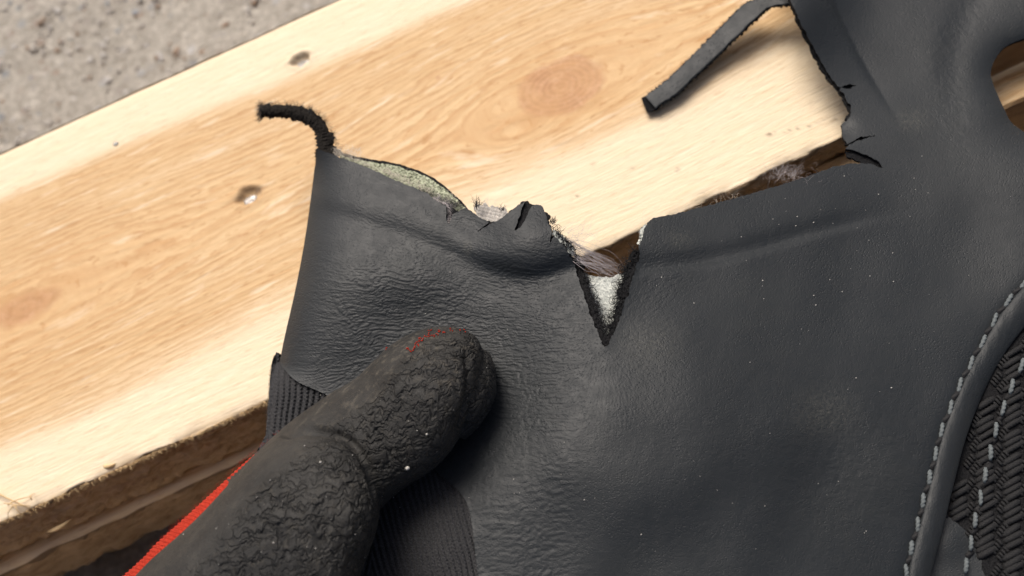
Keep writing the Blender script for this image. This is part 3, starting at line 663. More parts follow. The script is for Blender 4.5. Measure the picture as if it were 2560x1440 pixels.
def kn(x, y): return hbase(1230 + 0 * x, 570 + 0 * y) - 3.4 + 0.09 * np.cos((y - 0.25 * x) * 2 * math.pi / 9) + 0.06 * np.cos((x + .3 * y) * 2 * math.pi / 11)
sheet('lining', [(1186, 522), (1193, 508), (1204, 514), (1212, 508), (1222, 516), (1235, 512), (1246, 522), (1258, 516), (1268, 530), (1262, 560), (1235, 580), (1200, 560)], kn, 0.6, 2.6, [mat_felt('scrap_knit', (0.40, 0.37, 0.34), (0.66, 0.63, 0.58), 2500)] * 3, rough=3.5, seed=26)['label'] = 'scrap of off-white knit lining behind the torn edge'

# ribbed knit gusset under the leather
GUSSET = cr([(690, 880), (679, 912), (672, 990), (666, 1060), (664, 1090)], 6) + [(640, 1130), (560, 1250), (600, 1780), (1225, 1780)] + [(x + 12, y) for x, y in GUS[::-1] if y > 1240] + [(1170, 1200), (1000, 1080), (820, 960), (740, 900)]
def hgus(x, y):
    x = np.asarray(x, float); y = np.asarray(y, float)
    dl, _, _ = seg_dist(x, y, [(685, 880), (672, 990), (660, 1100)])
    z = hbase(x, y) - 1.2 - 4 * np.exp(-dl / 28) - 1.5 * sstep(20, 160, seg_dist(x, y, GUS)[0]) * (x > 900) 
    lx = np.where(x < 930, x + 0.10 * y + 0.00022 * (y - 1000) ** 2, x - 0.24 * y - 0.0001 * (y - 1200) ** 2)
    lx = lx + 3 * noise(x / 60, y / 60, seed=70)
    ph = lx * 2 * math.pi / 15.0
    rib = np.cos(ph); loop = np.cos(y * 2 * math.pi / 9.5 + np.where(np.sin(ph) > 0, 1.2, -1.2))
    return z + 0.65 * np.abs(np.sin(ph / 2)) + 0.18 * loop * (rib < 0.3) + 0.05 * fbm(x / 3, y / 3, 2, 72)
gus = sheet('ribbed_gusset', GUSSET, hgus, 0.9, 2.6, [KNIT] * 3, rough=1.0, seed=30)
gus['label'] = 'black ribbed knit gusset set into the leather'

# folded hem beside the seam
def strip_between(A, B, n, mprof):
    A = resample(A, 1, False); B = resample(B, 1, False)
    s = np.linspace(0, 1, n); a = np.stack([np.interp(s, np.linspace(0, 1, len(A)), A[:, k]) for k in (0, 1)], 1); b = np.stack([np.interp(s, np.linspace(0, 1, len(B)), B[:, k]) for k in (0, 1)], 1)
    return a, b
a, b = strip_between([(x + 3, y) for x, y in S1c], HEMRc, 260, None)
tt = np.r_[np.linspace(0, 1, 26), 1.0, 0.9]; zz = np.r_[-0.4 + 1.6 * np.clip(np.sin(np.linspace(0, 1, 26) ** 0.9 * math.pi * 0.93), 0, 1) ** 0.55, -1.6, -2.2]
PX = a[:, None, 0] + (b - a)[:, None, 0] * tt; PY = a[:, None, 1] + (b - a)[:, None, 1] * tt
hm = hbase(a[:, 0], a[:, 1])[:, None] + 0.35
ZZ = hm + zz[None] * 0.9 - 1.6 * tt[None] + 0.05 * fbm(PX / 18, PY / 40, 2, 95) - 0.10 * np.abs(np.sin(np.linspace(0, 15.5 * math.pi, 260)))[:, None] * (1 - tt[None]) ** 3
hem = mk('folded_hem', W(PX, PY, ZZ).reshape(-1, 3), grid_faces(260, len(tt)), LEATHER, piece, uv=np.stack([PX, PY], -1).reshape(-1, 2) / 1000)
smod = hem.modifiers.new('thickness', 'SOLIDIFY'); smod.thickness = 0.0006; smod.offset = -1

# woven panel: base cloth with cords lying on it
_hw = [HG(2560, 780) - 2.0, HG(2350, 1350) - 2.0]
def hw(x, y): return np.interp(np.asarray(y, float), [700, 1450], _hw)
WOV = [(x - 14, y) for x, y in HEMRc if y < 1290][::-1]
WOV = [(2346, 1292), (2382, 1300), (2420, 1340), (2452, 1366), (2456, 1420), (2500, 1560), (2720, 1560), (2720, 640)] + [(x - 14, y) for x, y in HEMRc if y < 1290][::-1]
woven = sheet('woven_panel', WOV, lambda x, y: hw(x, y) + 0.15 * fbm(x / 6, y / 6, 2, 98), 0.8, 5, [BLACK_FELT] * 3, rough=1.5, seed=40)
woven['label'] = 'black woven cord panel beside the folded hem'
patch = sheet('corner_patch', [(2300, 1560), (2318, 1420), (2340, 1330), (2352, 1284), (2380, 1296), (2430, 1342), (2470, 1378), (2480, 1420), (2520, 1560)], lambda x, y: hw(x, y) - 0.2 + 1.2 * np.exp(-((x - 2365) / 50) ** 2 - ((y - 1350) / 60) ** 2), 0.7, 5, [LEATHER, BLACK_FELT, BLACK_FELT], rough=0.6, seed=42)

def twisted(name, L, r, mat, plies=2, turns=3.0, n=26, seg=10, sag=0.25):
    V = []
    for i in range(n):
        t = i / (n - 1); q = 2 * t - 1
        rr = r * (1 - abs(q) ** 5) ** 0.5 * 0.97 + r * 0.03
        for k in range(seg):
            th = 2 * math.pi * k / seg; tw = 1 + 0.16 * math.cos(plies * (th - turns * math.pi * t))
            V.append((q * L / 2, rr * tw * math.cos(th), rr * tw * math.sin(th) * 0.9 - sag * r * 2 * q * q))
    F = grid_faces(n, seg, True).tolist() + [list(range(seg))[::-1], [(n - 1) * seg + k for k in range(seg)]]
    me = bpy.data.meshes.new(name); me.from_pydata(V, [], F); me.materials.append(mat); me.polygons.foreach_set('use_smooth', [True] * len(F)); return me
def place(name, me, p, q, parent, L, lift=0.0, scale=1.0):
    """lay the mesh (length L along x) from p to q"""
    p, q = np.array(p), np.array(q); d = q - p; l = np.linalg.norm(d); d = d / l
    y = np.cross([0, 0, 1.0], d); y /= np.linalg.norm(y); z = np.cross(d, y)
    mtx = Matrix([[d[i] * l / L, y[i] * scale, z[i] * scale, ((p + q) / 2 - loc_of(parent))[i] + (lift if i == 2 else 0)] for i in range(3)] + [[0, 0, 0, 1]])
    o = bpy.data.objects.new(name, me); col.objects.link(o); o.parent = parent; o.matrix_local = mtx; return o

stitch_me = twisted('stitch', 0.0055, 0.00040, THREAD, 2, 4.0, n=34, sag=0.6)
dark_me = twisted('stitch_hole', 0.002, 0.0006, HAIR_BLACK, 2, 1)
def run(line, gap, along, hf, lift, first=0.0, slant=3.5):
    P = resample(line, 1.0); n = len(P); i = int(first)
    while i + along < n:
        a, b = P[i], P[i + along]; t = (b - a) / np.linalg.norm(b - a); nn = np.array([-t[1], t[0]]); jit = rng.normal(0, 1.2, 2)
        a2, b2 = a + nn * (slant + jit[0]), b - nn * (slant + jit[1])
        if -40 < a[1] < 1520 and a[0] < 2640:
            place('stitch', stitch_me, W(*a2, hf(*a2) + lift), W(*b2, hf(*b2) + lift), piece, 0.0055, scale=rng.uniform(.9, 1.08))
            c0 = b; c1 = P[min(n - 1, i + along + gap)]
            place('stitch_hole', dark_me, W(c0[0] - 5 , c0[1] + 3, hf(*c0) - 0.05), W(c1[0] + 6, c1[1] - 3, hf(*c1) - 0.05), piece, 0.002)
        i += along + gap
run(S1c, 20, 41, HG, 0.40, 10)
run(S2c, 18, 40, lambda x, y: float(hw(np.array([x]), np.array([y]))[0]), 1.35, 8)

# cords: blocks of three thick cords rising to the right, thin cords crossing between them
cord_me = twisted('cord', 0.0045, 0.00066, CORD, 3, 5.0, n=20, seg=9, sag=0.55)
thin_me = twisted('thin_cord', 0.0022, 0.00030, CORD, 2, 3.0, n=9, seg=6, sag=0.7)
HP = np.array([(x, y) for x, y in HEMRc]); HP = HP[np.argsort(HP[:, 1])]
def inside(x, y, mg=4):
    if y < 690 or y > 1520 or x > 2640: return False
    xe = np.interp(y, HP[:, 1], HP[:, 0])
    if y > 1285: xe = np.interp(y, [1285, 1300, 1340, 1366, 1420, 1560], [2348, 2382, 2420, 2450, 2458, 2505])
    return x > xe + mg
hwf = lambda x, y: float(hw(np.array([x]), np.array([y]))[0])
nc = nt_ = 0
for i in range(-2, 8):
    for j in range(-8, 14):
        cx = 2330 + i * 68 + (j % 1) * 0; cy = 700 + j * 60 + i * 34 - 0
        for c in range(3):
            ox = cx + 4 * (c - 1); oy = cy + 15.5 * (c - 1)
            a = np.array([ox - 25, oy + 14]) + rng.normal(0, 1.2, 2); b_ = np.array([ox + 25, oy - 15]) + rng.normal(0, 1.2, 2)
            if inside(*((a + b_) / 2 - [6, 0])) and nc < 290:
                place('cord', cord_me, W(*a, hwf(*a) + 0.45), W(*b_, hwf(*b_) + 0.45), woven, 0.0045, scale=rng.uniform(.78, .98)); nc += 1
        for c in range(4):
            ox = cx + 34 + 5.5 * (c - 1.5); oy = cy + 8 - 7.5 * (c - 1.5)
            for s in (-1, 1):
                a = np.array([ox + s * 8 - 8, oy + s * 9 - 9]) ; b_ = np.array([ox + s * 8 + 8, oy + s * 9 + 9])
                if inside(*((a + b_) / 2)) and nt_ < 295:
                    place('thin_cord', thin_me, W(*a, hwf(*a) + 0.42), W(*b_, hwf(*b_) + 0.42), woven, 0.0022); nt_ += 1

# long torn strap at the upper right
sa = cr([(2010, -60), (1960, -24), (1905, -6), (1862, 8), (1820, 48), (1770, 98), (1720, 148), (1665, 200), (1612, 240)], 10)
sb = cr([(2020, -20), (1985, 4), (1940, 14), (1898, 38), (1862, 72), (1812, 122), (1755, 175), (1695, 232), (1640, 272)], 10)
a, b = strip_between(sa, sb, 200, None)
_q = np.linspace(0, 1, 200); b = b + np.stack([4 * noise(_q * 11, _q * 0, seed=59), 4 * noise(_q * 11, _q * 0 + 4, seed=62)], 1)
tt = np.linspace(0, 1, 11); s = np.linspace(0, 1, 200)[:, None]
zc = np.interp(s, [0, .25, .6, 1], [11.5, 9.0, 4.5, 3.0]) + 0.15 * np.sin(tt * math.pi)[None] - 0.2
def ribbon(name, a, b, zc, th, mats, rim, seed):
    n = len(a); tt = np.linspace(0, 1, zc.shape[1]); mm = len(tt)
    PX = a[:, None, 0] + (b - a)[:, None, 0] * tt; PY = a[:, None, 1] + (b - a)[:, None, 1] * tt
    e = np.where(tt < .5, -1, 1) * (np.abs(tt - .5) > .49); jn = rim * noise(PX / 6, PY / 6, seed=seed); d = (b - a) / np.linalg.norm(b - a, axis=1)[:, None]
    PX = PX + e * jn * d[:, None, 0]; PY = PY + e * jn * d[:, None, 1]
    T = W(PX, PY, zc); B = W(PX + d[:, None, 0] * (tt[None] - .5) * 0, PY, zc - th)
    # loop round: top then bottom
    V = np.concatenate([T, B[:, ::-1]], 1); V = V.reshape(-1, 3); k = 2 * mm
    F = grid_faces(n, k, True); mi = np.tile(np.r_[np.zeros(mm - 1), 1, np.full(mm - 1, 2), 1], n - 1)
    F = F.tolist() + [list(range(k)), [(n - 1) * k + q for q in range(k)][::-1]]
    UV = np.concatenate([np.stack([PX, PY], -1), np.stack([PX, PY], -1)[:, ::-1]], 1).reshape(-1, 2) / 1000
    return mk(name, V, F, mats, piece, midx=np.r_[mi, 1, 1], uv=UV, smooth=False if name == 'x' else True)
st = ribbon('torn_strap', a, b, zc, 1.3, [LEATHER, BLACK_FELT, BLACK_FELT], 3.0, 51); st['label'] = 'long thin strap of leather torn loose at one end'
me = st.data; me.polygons.foreach_set('use_smooth', [p.material_index == 0 for p in me.polygons])
# black backing under the strap, a little wider along its lower rim and its end
a2 = np.vstack([a, [a[-1] + [-9, 6]]]); b2 = np.vstack([b + (b - a) / np.linalg.norm(b - a, axis=1)[:, None] * 5, [b[-1] + [-22, 12]]])
zc2 = np.vstack([zc, zc[-1:]]) - 1.0
ribbon('black_backing', a2, b2, zc2, 0.9, [BLACK_FELT] * 3, 5.0, 52)

# curled black fibrous strip at the upper left
ca = cr([(790, 400), (789, 360), (788, 335), (770, 315), (735, 301), (700, 294), (670, 296), (652, 297)], 10)
cb = cr([(858, 388), (840, 365), (832, 340), (815, 308), (790, 282), (740, 263), (695, 262), (654, 264)], 10)
a, b = strip_between(ca, cb, 170, None); s = np.linspace(0, 1, 170)[:, None]; tt = np.linspace(0, 1, 15)
zc = np.interp(s, [0, .3, .7, 1], [22, 22, 22.5, 24]) + 1.6 * np.sin(tt * math.pi)[None] ** .7 + 0.35 * noise(s * 60 + tt * 3, tt[None] * 9 + s, seed=53)
a = a + np.stack([5 * noise(s[:, 0] * 9, s[:, 0] * 0, seed=55), 5 * noise(s[:, 0] * 9, s[:, 0] * 0 + 5, seed=56)], 1); b = b + np.stack([6 * noise(s[:, 0] * 12, s[:, 0] * 0, seed=57), 6 * noise(s[:, 0] * 12, s[:, 0] * 0 + 5, seed=58)], 1)
stp = ribbon('torn_strip', a, b, zc, 1.8, [mat_felt('dark_brown_black_fibre', (0.008, 0.0075, 0.007), (0.03, 0.026, 0.022), 2500)] * 3, 5.0, 54); stp['label'] = 'curled black fibrous strip standing off the torn corner'

# ------------------------------------------------------------------ frayed fibres
def hz(x, y, d=0.0): return HG(x, y) + d
def curl(p, z, L, ang, bend, n=9, dz=0.0, wob=0.15):
    pts = []; x, y = p; a_ = ang
    for i in range(n):
        t = i / (n - 1); pts.append((x, y, z + dz * math.sin(t * 2.2)))
        a_ += bend / n + rng.normal(0, wob); x += math.cos(a_) * L / n; y += math.sin(a_) * L / n
    P = np.array(pts); return W(P[:, 0], P[:, 1], P[:, 2])
def along(line, n):
    P = resample(line, 1.0); i = np.sort(rng.integers(0, len(P) - 2, n)); t = P[np.minimum(i + 2, len(P) - 1)] - P[i]; return P[i], np.arctan2(t[:, 1], t[:, 0])
groups = {}
def add(g, path, r): groups.setdefault(g, ([], [])); groups[g][0].append(path); groups[g][1].append(r)
nl = [(1381, 575), (1410, 605), (1441, 642), (1460, 690), (1484, 750), (1500, 800), (1515, 835)]
nr_ = [(1515, 835), (1540, 770), (1556, 700), (1570, 655), (1594, 620)]
for line, side, cnt in ((nl, -1, 360), (nr_, -1, 280)):
    P, A = along(line, cnt)
    for p, a_ in zip(P, A):
        add('black', curl(p + rng.normal(0, 4, 2), hz(*p, -1.0), abs(rng.normal(15, 9)) + 5, a_ + side * rng.uniform(.2, 2.9), rng.normal(0, 3.4), 9, rng.uniform(0, .8)), rng.uniform(0.00004, 0.00009))
for line, cnt, sp_, L in ((cb[:], 300, 1, 9), ([(655, 262), (653, 300)], 320, 1, 11), (ca, 60, -1, 5)):
    P, A = along(line, cnt)
    for p, a_ in zip(P, A):
        add('black', curl(p + rng.normal(0, 3, 2), 23.5 + rng.uniform(-1, 1), abs(rng.normal(L, L * .4)) + 3, a_ + (1.57 if sp_ > 0 and line is not cb else -1.57 * (1 if line is not ca else -1)) * 1.0 + rng.normal(0, .8), rng.normal(0, 1.0), 6), rng.uniform(0.00002, 0.00005))
for p0, L in (((772, 282), 22), ((770, 290), 18), ((1190, 520), 34), ((1192, 515), 30), ((1382, 555), 18), ((1380, 560), 22), ((1255, 525), 20), ((834, 350), 10)):
    for k in range(12): add('black', curl(np.array(p0) + rng.normal(0, 3, 2), hz(1230, 560, -1) if p0[0] > 1100 else 23.5, L * rng.uniform(.6, 1.1), -1.5 + rng.normal(0, .3), rng.normal(0, 1), 7), 0.00006)
for line, cnt, L in ((sb, 260, 7), (sa[8:], 110, 5), (RIGHTEDGE[33:], 160, 6)):
    P, A = along(line, cnt)
    for p, a_ in zip(P, A): add('black', curl(p, float(np.interp(p[0], [1640, 1770, 1900, 1990], [2.6, 4.2, 8, 11])) if p[0] < 1980 else hz(*p, -.8), abs(rng.normal(L, 3)) + 2, (1.1 if line is sb else -2.2 if line is not RIGHTEDGE[33:] else 2.6) + rng.normal(0, .6), rng.normal(0, .8), 5), 0.00003)
# grey gauze in the rip
for k in range(60):
    t = rng.random(); p = np.array([1398 + 52 * t, 588 + 70 * t]) + rng.normal(0, 5, 2); q = np.array([1548, 690]) + np.array([rng.normal(-12, 16), rng.normal(-10, 12)])
    mid = (p + q) / 2 + np.array([rng.normal(12, 12), rng.normal(-14 + 34 * t, 13)]); z0 = hz(1420, 620, -1.6); z1 = hz(1550, 690, -2.2)
    u = np.linspace(0, 1, 14); X = (1 - u) ** 2 * p[0] + 2 * u * (1 - u) * mid[0] + u * u * q[0]; Y = (1 - u) ** 2 * p[1] + 2 * u * (1 - u) * mid[1] + u * u * q[1]
    X = X + np.cumsum(rng.normal(0, 1.3, 14)) * np.sin(u * 3.14); Y = Y + np.cumsum(rng.normal(0, 1.3, 14)) * np.sin(u * 3.14)
    add('grey', W(X, Y, z0 + (z1 - z0) * u + rng.normal(0, .4)), rng.uniform(0.00003, 0.000055))
for k in range(70): add('grey', curl((rng.normal(1430, 25), rng.normal(585, 14) + 5), hz(1420, 620, -1), rng.uniform(20, 70), rng.normal(-.3, .9), rng.normal(0, 2.5), 10, wob=.3), 0.00002)
P, A = along(TOPEDGE[2:9], 230)
for p, a_ in zip(P, A): add('pale', curl(p + [0, -2 - 8 * rng.random()], hz(*p, -.6), rng.uniform(10, 34), a_ - rng.uniform(0, 1.4), rng.normal(0, 2.5), 9, wob=.35), rng.uniform(0.000015, 0.00003))
for k in range(120): add('pale', curl((rng.uniform(832, 900), 0) + np.array([0, 375]) + [0, rng.uniform(-6, 16)], hz(860, 390, -.9), rng.uniform(10, 26), rng.uniform(-.9, .9), rng.normal(0, 2), 8, wob=.3), 0.000025)
P, A = along(TOPEDGE[9:15], 110)
for p, a_ in zip(P, A): add('grey', curl(p + [0, -4], hz(*p, -.8), rng.uniform(16, 40), a_ + rng.normal(-.3, .5), rng.normal(0, 2.5), 9, wob=.3), 0.000025)
for k in range(170):
    t = rng.random(); p = np.array([900 + 250 * t, 418 + 95 * t ** 1.4]) + rng.normal(0, 7, 2); add('pale', curl(p, hz(*p, -1.6), rng.uniform(8, 26), rng.uniform(-3, 3), rng.normal(0, 3), 8, wob=.35), rng.uniform(0.00002, 0.000035))
for k in range(240):
    t = rng.random(); p = np.array([1040 + 110 * t, 474 + 42 * t]) + rng.normal(0, 5, 2); add('black', curl(p, hz(*p, -1.2), rng.uniform(8, 24), rng.uniform(-3, 3), rng.normal(0, 3), 8, wob=.35), rng.uniform(0.00003, 0.00005))
for k in range(60): add('pale', curl((rng.uniform(1190, 1265), rng.uniform(500, 530)), hz(1230, 560, -2.5), rng.uniform(8, 24), rng.uniform(-2.6, -.5), rng.normal(0, 2.5), 8, wob=.3), 0.000022)
P, A = along(RIGHTEDGE[6:14], 34)
for p, a_ in zip(P, A): add('pale', curl(p, hz(*p, -.6), rng.uniform(16, 60), -1.9 + rng.normal(0, .7), rng.normal(0, 2.5), 10, wob=.3), 0.000018)
for (p, L, an, be) in (((1598, 590), 110, -1.75, .2), ((1600, 560), 90, -1.4, -.4), ((1585, 625), 80, 2.1, .5), ((1560, 690), 70, -.2, -1.6)): add('pale', curl(p, hz(1600, 590, -.5), L, an, be, 14, wob=.2), 0.00002)
for k in range(110): add('grey', curl((rng.normal(1965, 30), rng.normal(432, 9)), hz(1965, 470, -1.2), rng.uniform(14, 60), rng.uniform(-3.1, 3.1), rng.normal(0, 3), 10, wob=.35), 0.000018)
P, A = along([(679, 912), (672, 990), (666, 1060)], 260)
for p, a_ in zip(P, A): add('black', curl(p, hz(690, 950, -4.5), rng.uniform(3, 8), 3.14 + rng.normal(0, .7), rng.normal(0, 1), 5), 0.00002)
names = {'black': ('black_fray', HAIR_BLACK), 'grey': ('grey_fibre_tuft', HAIR_GREY), 'pale': ('pale_fibre_tuft', HAIR_PALE)}
for gname, (pp, rr) in groups.items():
    o = mk(names[gname][0], *tubes(pp, rr, 4), names[gname][1], piece); o['kind'] = 'stuff'
# grit specks lying on the leather
VV, FF = [], []
for k in range(120):
    x, y = rng.uniform(760, 2400), rng.uniform(420, 1400)
    if rng.random() < .4: x, y = rng.normal(2050, 220), rng.normal(520, 160)
    if x < 1600 and y < 560 or y < 430 + (2100 - x) * .25 or x > 2250 and y > 900: continue
    if 1370 < x < 1620 and y < 870: continue
    s = 0.00006 + 0.00009 * rng.random() ** 2; VV.append(iv * (1 + .3 * rng.standard_normal((len(iv), 1))) * s + W(x, y, hz(x, y, .05))); FF.append(ifc + len(iv) * len(FF))
o = mk('surface_grit', np.vstack(VV), np.vstack(FF), SPECK, piece); o['kind'] = 'stuff'

# ------------------------------------------------------------------ gloved hand
def sweep(Ls, Rs, zc, ht, hb, tip, n=60, seg=40, ex=1.0):
    """closed body between a left and a right outline; zc centre height, ht/hb half heights above and below"""
    A = np.array(cr(Ls, 8)); B = np.array(cr(Rs, 8)); u = np.linspace(0, 1, len(A)); q = np.linspace(0, 1, len(Ls))
    Zc = np.interp(u, q, zc); T = np.interp(u, q, ht); Bm = np.interp(u, q, hb)
    th = np.linspace(0, 2 * math.pi, seg, endpoint=False); ct, sn = np.cos(th), np.sin(th); C = (A + B) / 2; H = (B - A) / 2
    c_ = np.sign(ct) * np.abs(ct) ** ex; s_ = np.sign(sn) * np.abs(sn) ** ex
    PX = C[:, None, 0] + H[:, None, 0] * c_; PY = C[:, None, 1] + H[:, None, 1] * c_; PZ = Zc[:, None] + np.where(s_ > 0, s_ * T[:, None], s_ * Bm[:, None])
    V = W(PX, PY, PZ).reshape(-1, 3); nn = len(A); F = grid_faces(nn, seg, True).tolist()
    V = np.vstack([V, W(np.array(tip[0]), np.array(tip[1]), np.array(tip[2]))[None], W(C[0, 0], C[0, 1], Zc[0])[None]])
    t = nn * seg; F += [[(nn - 1) * seg + k, (nn - 1) * seg + (k + 1) % seg, t] for k in range(seg)] + [[(k + 1) % seg, k, t + 1] for k in range(seg)]
    return V, F
def finger(pts, rads, seg=16):
    P = np.array(cr([(*p, r) for p, r in zip([tuple(W(*q[:2], q[2])) for q in pts], rads)], 6)); r = P[:, 3]; P = P[:, :3]
    # rounded ends
    d0 = P[0] - P[1]; d1 = P[-1] - P[-2]; d0 /= np.linalg.norm(d0); d1 /= np.linalg.norm(d1)
    e = [(.5, .87), (.87, .5), (.99, .12)]
    P2 = np.vstack([[P[0] + d0 * r[0] * a_ for a_, _ in e[::-1]], P, [P[-1] + d1 * r[-1] * a_ for a_, _ in e]]); r2 = np.r_[[r[0] * b_ for _, b_ in e[::-1]], r, [r[-1] * b_ for _, b_ in e]]
    return tubes([P2], [r2], seg, False)
bodies = []
# distal thumb
bodies.append(sweep([(560, 1205), (700, 1076), (800, 1001), (885, 950), (932, 905), (985, 858), (1050, 826), (1110, 816), (1150, 820), (1178, 834)],
                    [(900, 1330), (985, 1240), (1070, 1180), (1130, 1120), (1160, 1060), (1186, 1000), (1204, 950), (1208, 905), (1205, 870), (1196, 850)],
                    [32, 32, 32.5, 33.5, 34.5, 34.5, 34, 33.5, 33, 33], [9, 10, 11, 12.2, 12.5, 12, 10.5, 8.5, 6, 3], [12, 12, 12, 12, 12, 12, 11, 9, 6, 3], (1192, 840, 33), ex=0.9))
# lower side lobe of the tip
bodies.append(sweep([(1100, 1000), (1120, 930), (1150, 880), (1185, 865)], [(1160, 1100), (1205, 1052), (1236, 990), (1240, 925)], [30, 30, 30, 30], [7, 9, 9, 6], [9, 9, 9, 6], (1225, 880, 30)))
# ball of the thumb
bodies.append(sweep([(0, 1750), (225, 1550), (366, 1412), (459, 1326), (543, 1240), (624, 1153), (690, 1092), (745, 1062)],
                    [(700, 1900), (850, 1600), (905, 1420), (944, 1315), (950, 1240), (928, 1160), (890, 1112), (850, 1085)],
                    [30, 34, 36, 37, 37.5, 37, 36, 35], [16, 16, 15, 14, 13, 11.5, 9, 5], [16, 15, 14, 13, 13, 12, 10, 6], (795, 1064, 35), ex=0.85))
# palm, wrist and the fingers below the leather
bodies.append(finger([(-100, 2000, 26), (300, 1850, 24), (700, 1800, 18), (1000, 1900, 14)], [.020, .020, .017, .012]))
bodies.append(finger([(-500, 2300, 30), (-100, 2000, 28), (300, 1800, 24)], [.022, .023, .020]))
bodies.append(finger([(520, 1800, 16), (830, 1500, 13), (990, 1310, 12), (1110, 1130, 13)], [.0105, .0098, .0092, .0085]))
bodies.append(finger([(680, 1830, 15), (950, 1570, 12), (1130, 1390, 11), (1240, 1230, 11)], [.0105, .0098, .0092, .0085]))
bodies.append(finger([(830, 1870, 14), (1080, 1650, 11), (1270, 1480, 10), (1370, 1340, 10)], [.0100, .0095, .0088, .0080]))
bodies.append(finger([(980, 1920, 13), (1210, 1720, 10), (1380, 1590, 9.5), (1460, 1480, 9.5)], [.0088, .0082, .0075, .0068]))
VV, FF, o_ = [], [], 0
for v, f in bodies: VV.append(v); FF += [[i + o_ for i in q] for q in f]; o_ += len(v)
tmp = bpy.data.meshes.new('tmp'); tmp.from_pydata(np.vstack(VV).tolist(), [], FF)
bmf = bmesh.new(); bmf.from_mesh(tmp)
bmesh.ops.recalc_face_normals(bmf, faces=bmf.faces); bmf.to_mesh(tmp); bmf.free()
to = bpy.data.objects.new('tmp', tmp); col.objects.link(to)
rm = to.modifiers.new('r', 'REMESH'); rm.mode = 'VOXEL'; rm.voxel_size = 0.00036
sm = to.modifiers.new('s', 'SMOOTH'); sm.factor = 0.5; sm.iterations = 14
dg = bpy.context.evaluated_depsgraph_get(); ev = to.evaluated_get(dg).to_mesh()
nv = len(ev.vertices); HV = np.empty(nv * 3, np.float32); ev.vertices.foreach_get('co', HV); HV = HV.reshape(-1, 3).astype(float)
HN = np.empty(nv * 3, np.float32); ev.vertices.foreach_get('normal', HN); HN = HN.reshape(-1, 3).astype(float)
nf = len(ev.polygons); li = np.empty(len(ev.loops), np.int32); ev.loops.foreach_get('vertex_index', li)
HF = li.reshape(-1, 4) if len(li) == nf * 4 else [list(p.vertices) for p in ev.polygons]
to.to_mesh_clear if False else None
bpy.data.objects.remove(to)
# photo coordinates of each vertex, to lay out smooth and wrinkled areas on the glove
rel = HV - cam_pos; dep = rel @ look; hxp = 1280 + FPX * (rel @ c_r) / dep; hyp = 720 - FPX * (rel @ c_u) / dep
TL = [(200, 1550), (340, 1412), (440, 1320), (530, 1234), (620, 1150), (700, 1076), (800, 1001), (885, 950), (932, 905), (985, 858), (1050, 826), (1110, 816)]
dl, tl, _ = seg_dist(hxp, hyp, TL)
mmv = HV * 1000
q0 = mmv * 0.16
wx = noise(mmv[:, 0] * .28, mmv[:, 1] * .28, mmv[:, 2] * .28, 1); wy = noise(mmv[:, 0] * .28, mmv[:, 1] * .28, mmv[:, 2] * .28, 2)
def wr(sc, seed, warp=1.3):
    return noise((mmv[:, 0] + warp * wx) * sc, (mmv[:, 1] + warp * wy) * sc, mmv[:, 2] * sc, seed)
ua = mmv @ c_r; va = mmv @ c_u; na = mmv @ look
zig = 1.7 * noise(ua * .55, va * .22, na * .2, 31) + 1.1 * noise(ua * 1.1, va * .5, na * .3, 32)
def worm(su, sv, seed): return np.abs(noise(ua * su + .3 * zig, (va + zig) * sv, na * sv, seed))
ridge = np.clip(1 - worm(.16, .46, 5) * 4.6, 0, 1) ** 1.3 + 0.7 * np.clip(1 - worm(.30, .62, 6) * 4.2, 0, 1) ** 1.3 - 0.9 * np.clip(1 - worm(.22, .40, 7) * 7, 0, 1)
lim = np.interp(tl, [0, .2, .45, .6, .75, .9, 1], [160, 140, 85, 85, 85, 50, 20])
wm = sstep(lim * .65, lim * 1.15, dl) * np.where(hyp > 1500, .6, 1)
patchy = 0.35 + 0.65 * sstep(-.15, .25, noise(mmv[:, 0] * .10, mmv[:, 1] * .10, mmv[:, 2] * .10, 9))
disp = wm * patchy * (ridge * 0.16) + 0.05 * wm * wr(1.4, 12)
disp = disp + 0.25 * noise(mmv[:, 0] * .08, mmv[:, 1] * .08, mmv[:, 2] * .08, 14)
# fold line where the ball of the thumb meets the distal joint, side seam groove near the tip
for line, dp, wd in (([(690, 1090), (780, 1075), (862, 1095), (905, 1140), (935, 1200), (950, 1262)], 1.3, 9), ([(1166, 870), (1172, 940), (1168, 1010), (1150, 1080)], 0.8, 10), ([(560, 1390), (640, 1340), (740, 1330), (830, 1370)], 0.5, 16), ([(660, 1225), (700, 1222), (735, 1240)], 0.35, 9)):
    dd, td, _ = seg_dist(hxp, hyp, cr(line, 5)); disp = disp - dp * np.exp(-(dd / wd) ** 2) * sstep(0, .1, td) * sstep(0, .1, 1 - td) * (HN[:, 2] > 0)
HV2 = HV + HN * (disp * 0.001)[:, None]
worn = 0.35 + 0.9 * np.exp(-(dl / 60) ** 2) * sstep(.5, .8, tl) + 0.5 * sstep(.8, 1, tl)
hand_base = W(200, 1800, 12)
hand = mk('gloved_hand', HV2, HF, GLOVE, None, loc=hand_base, attrs={'wrinkle': wm * (0.4 + 0.6 * patchy), 'worn': worn, 'ua': ua, 'va': va, 'na': na})
hand['label'] = 'hand in a wrinkled black rubber-coated work glove, thumb pressing on the leather'; hand['category'] = 'hand'

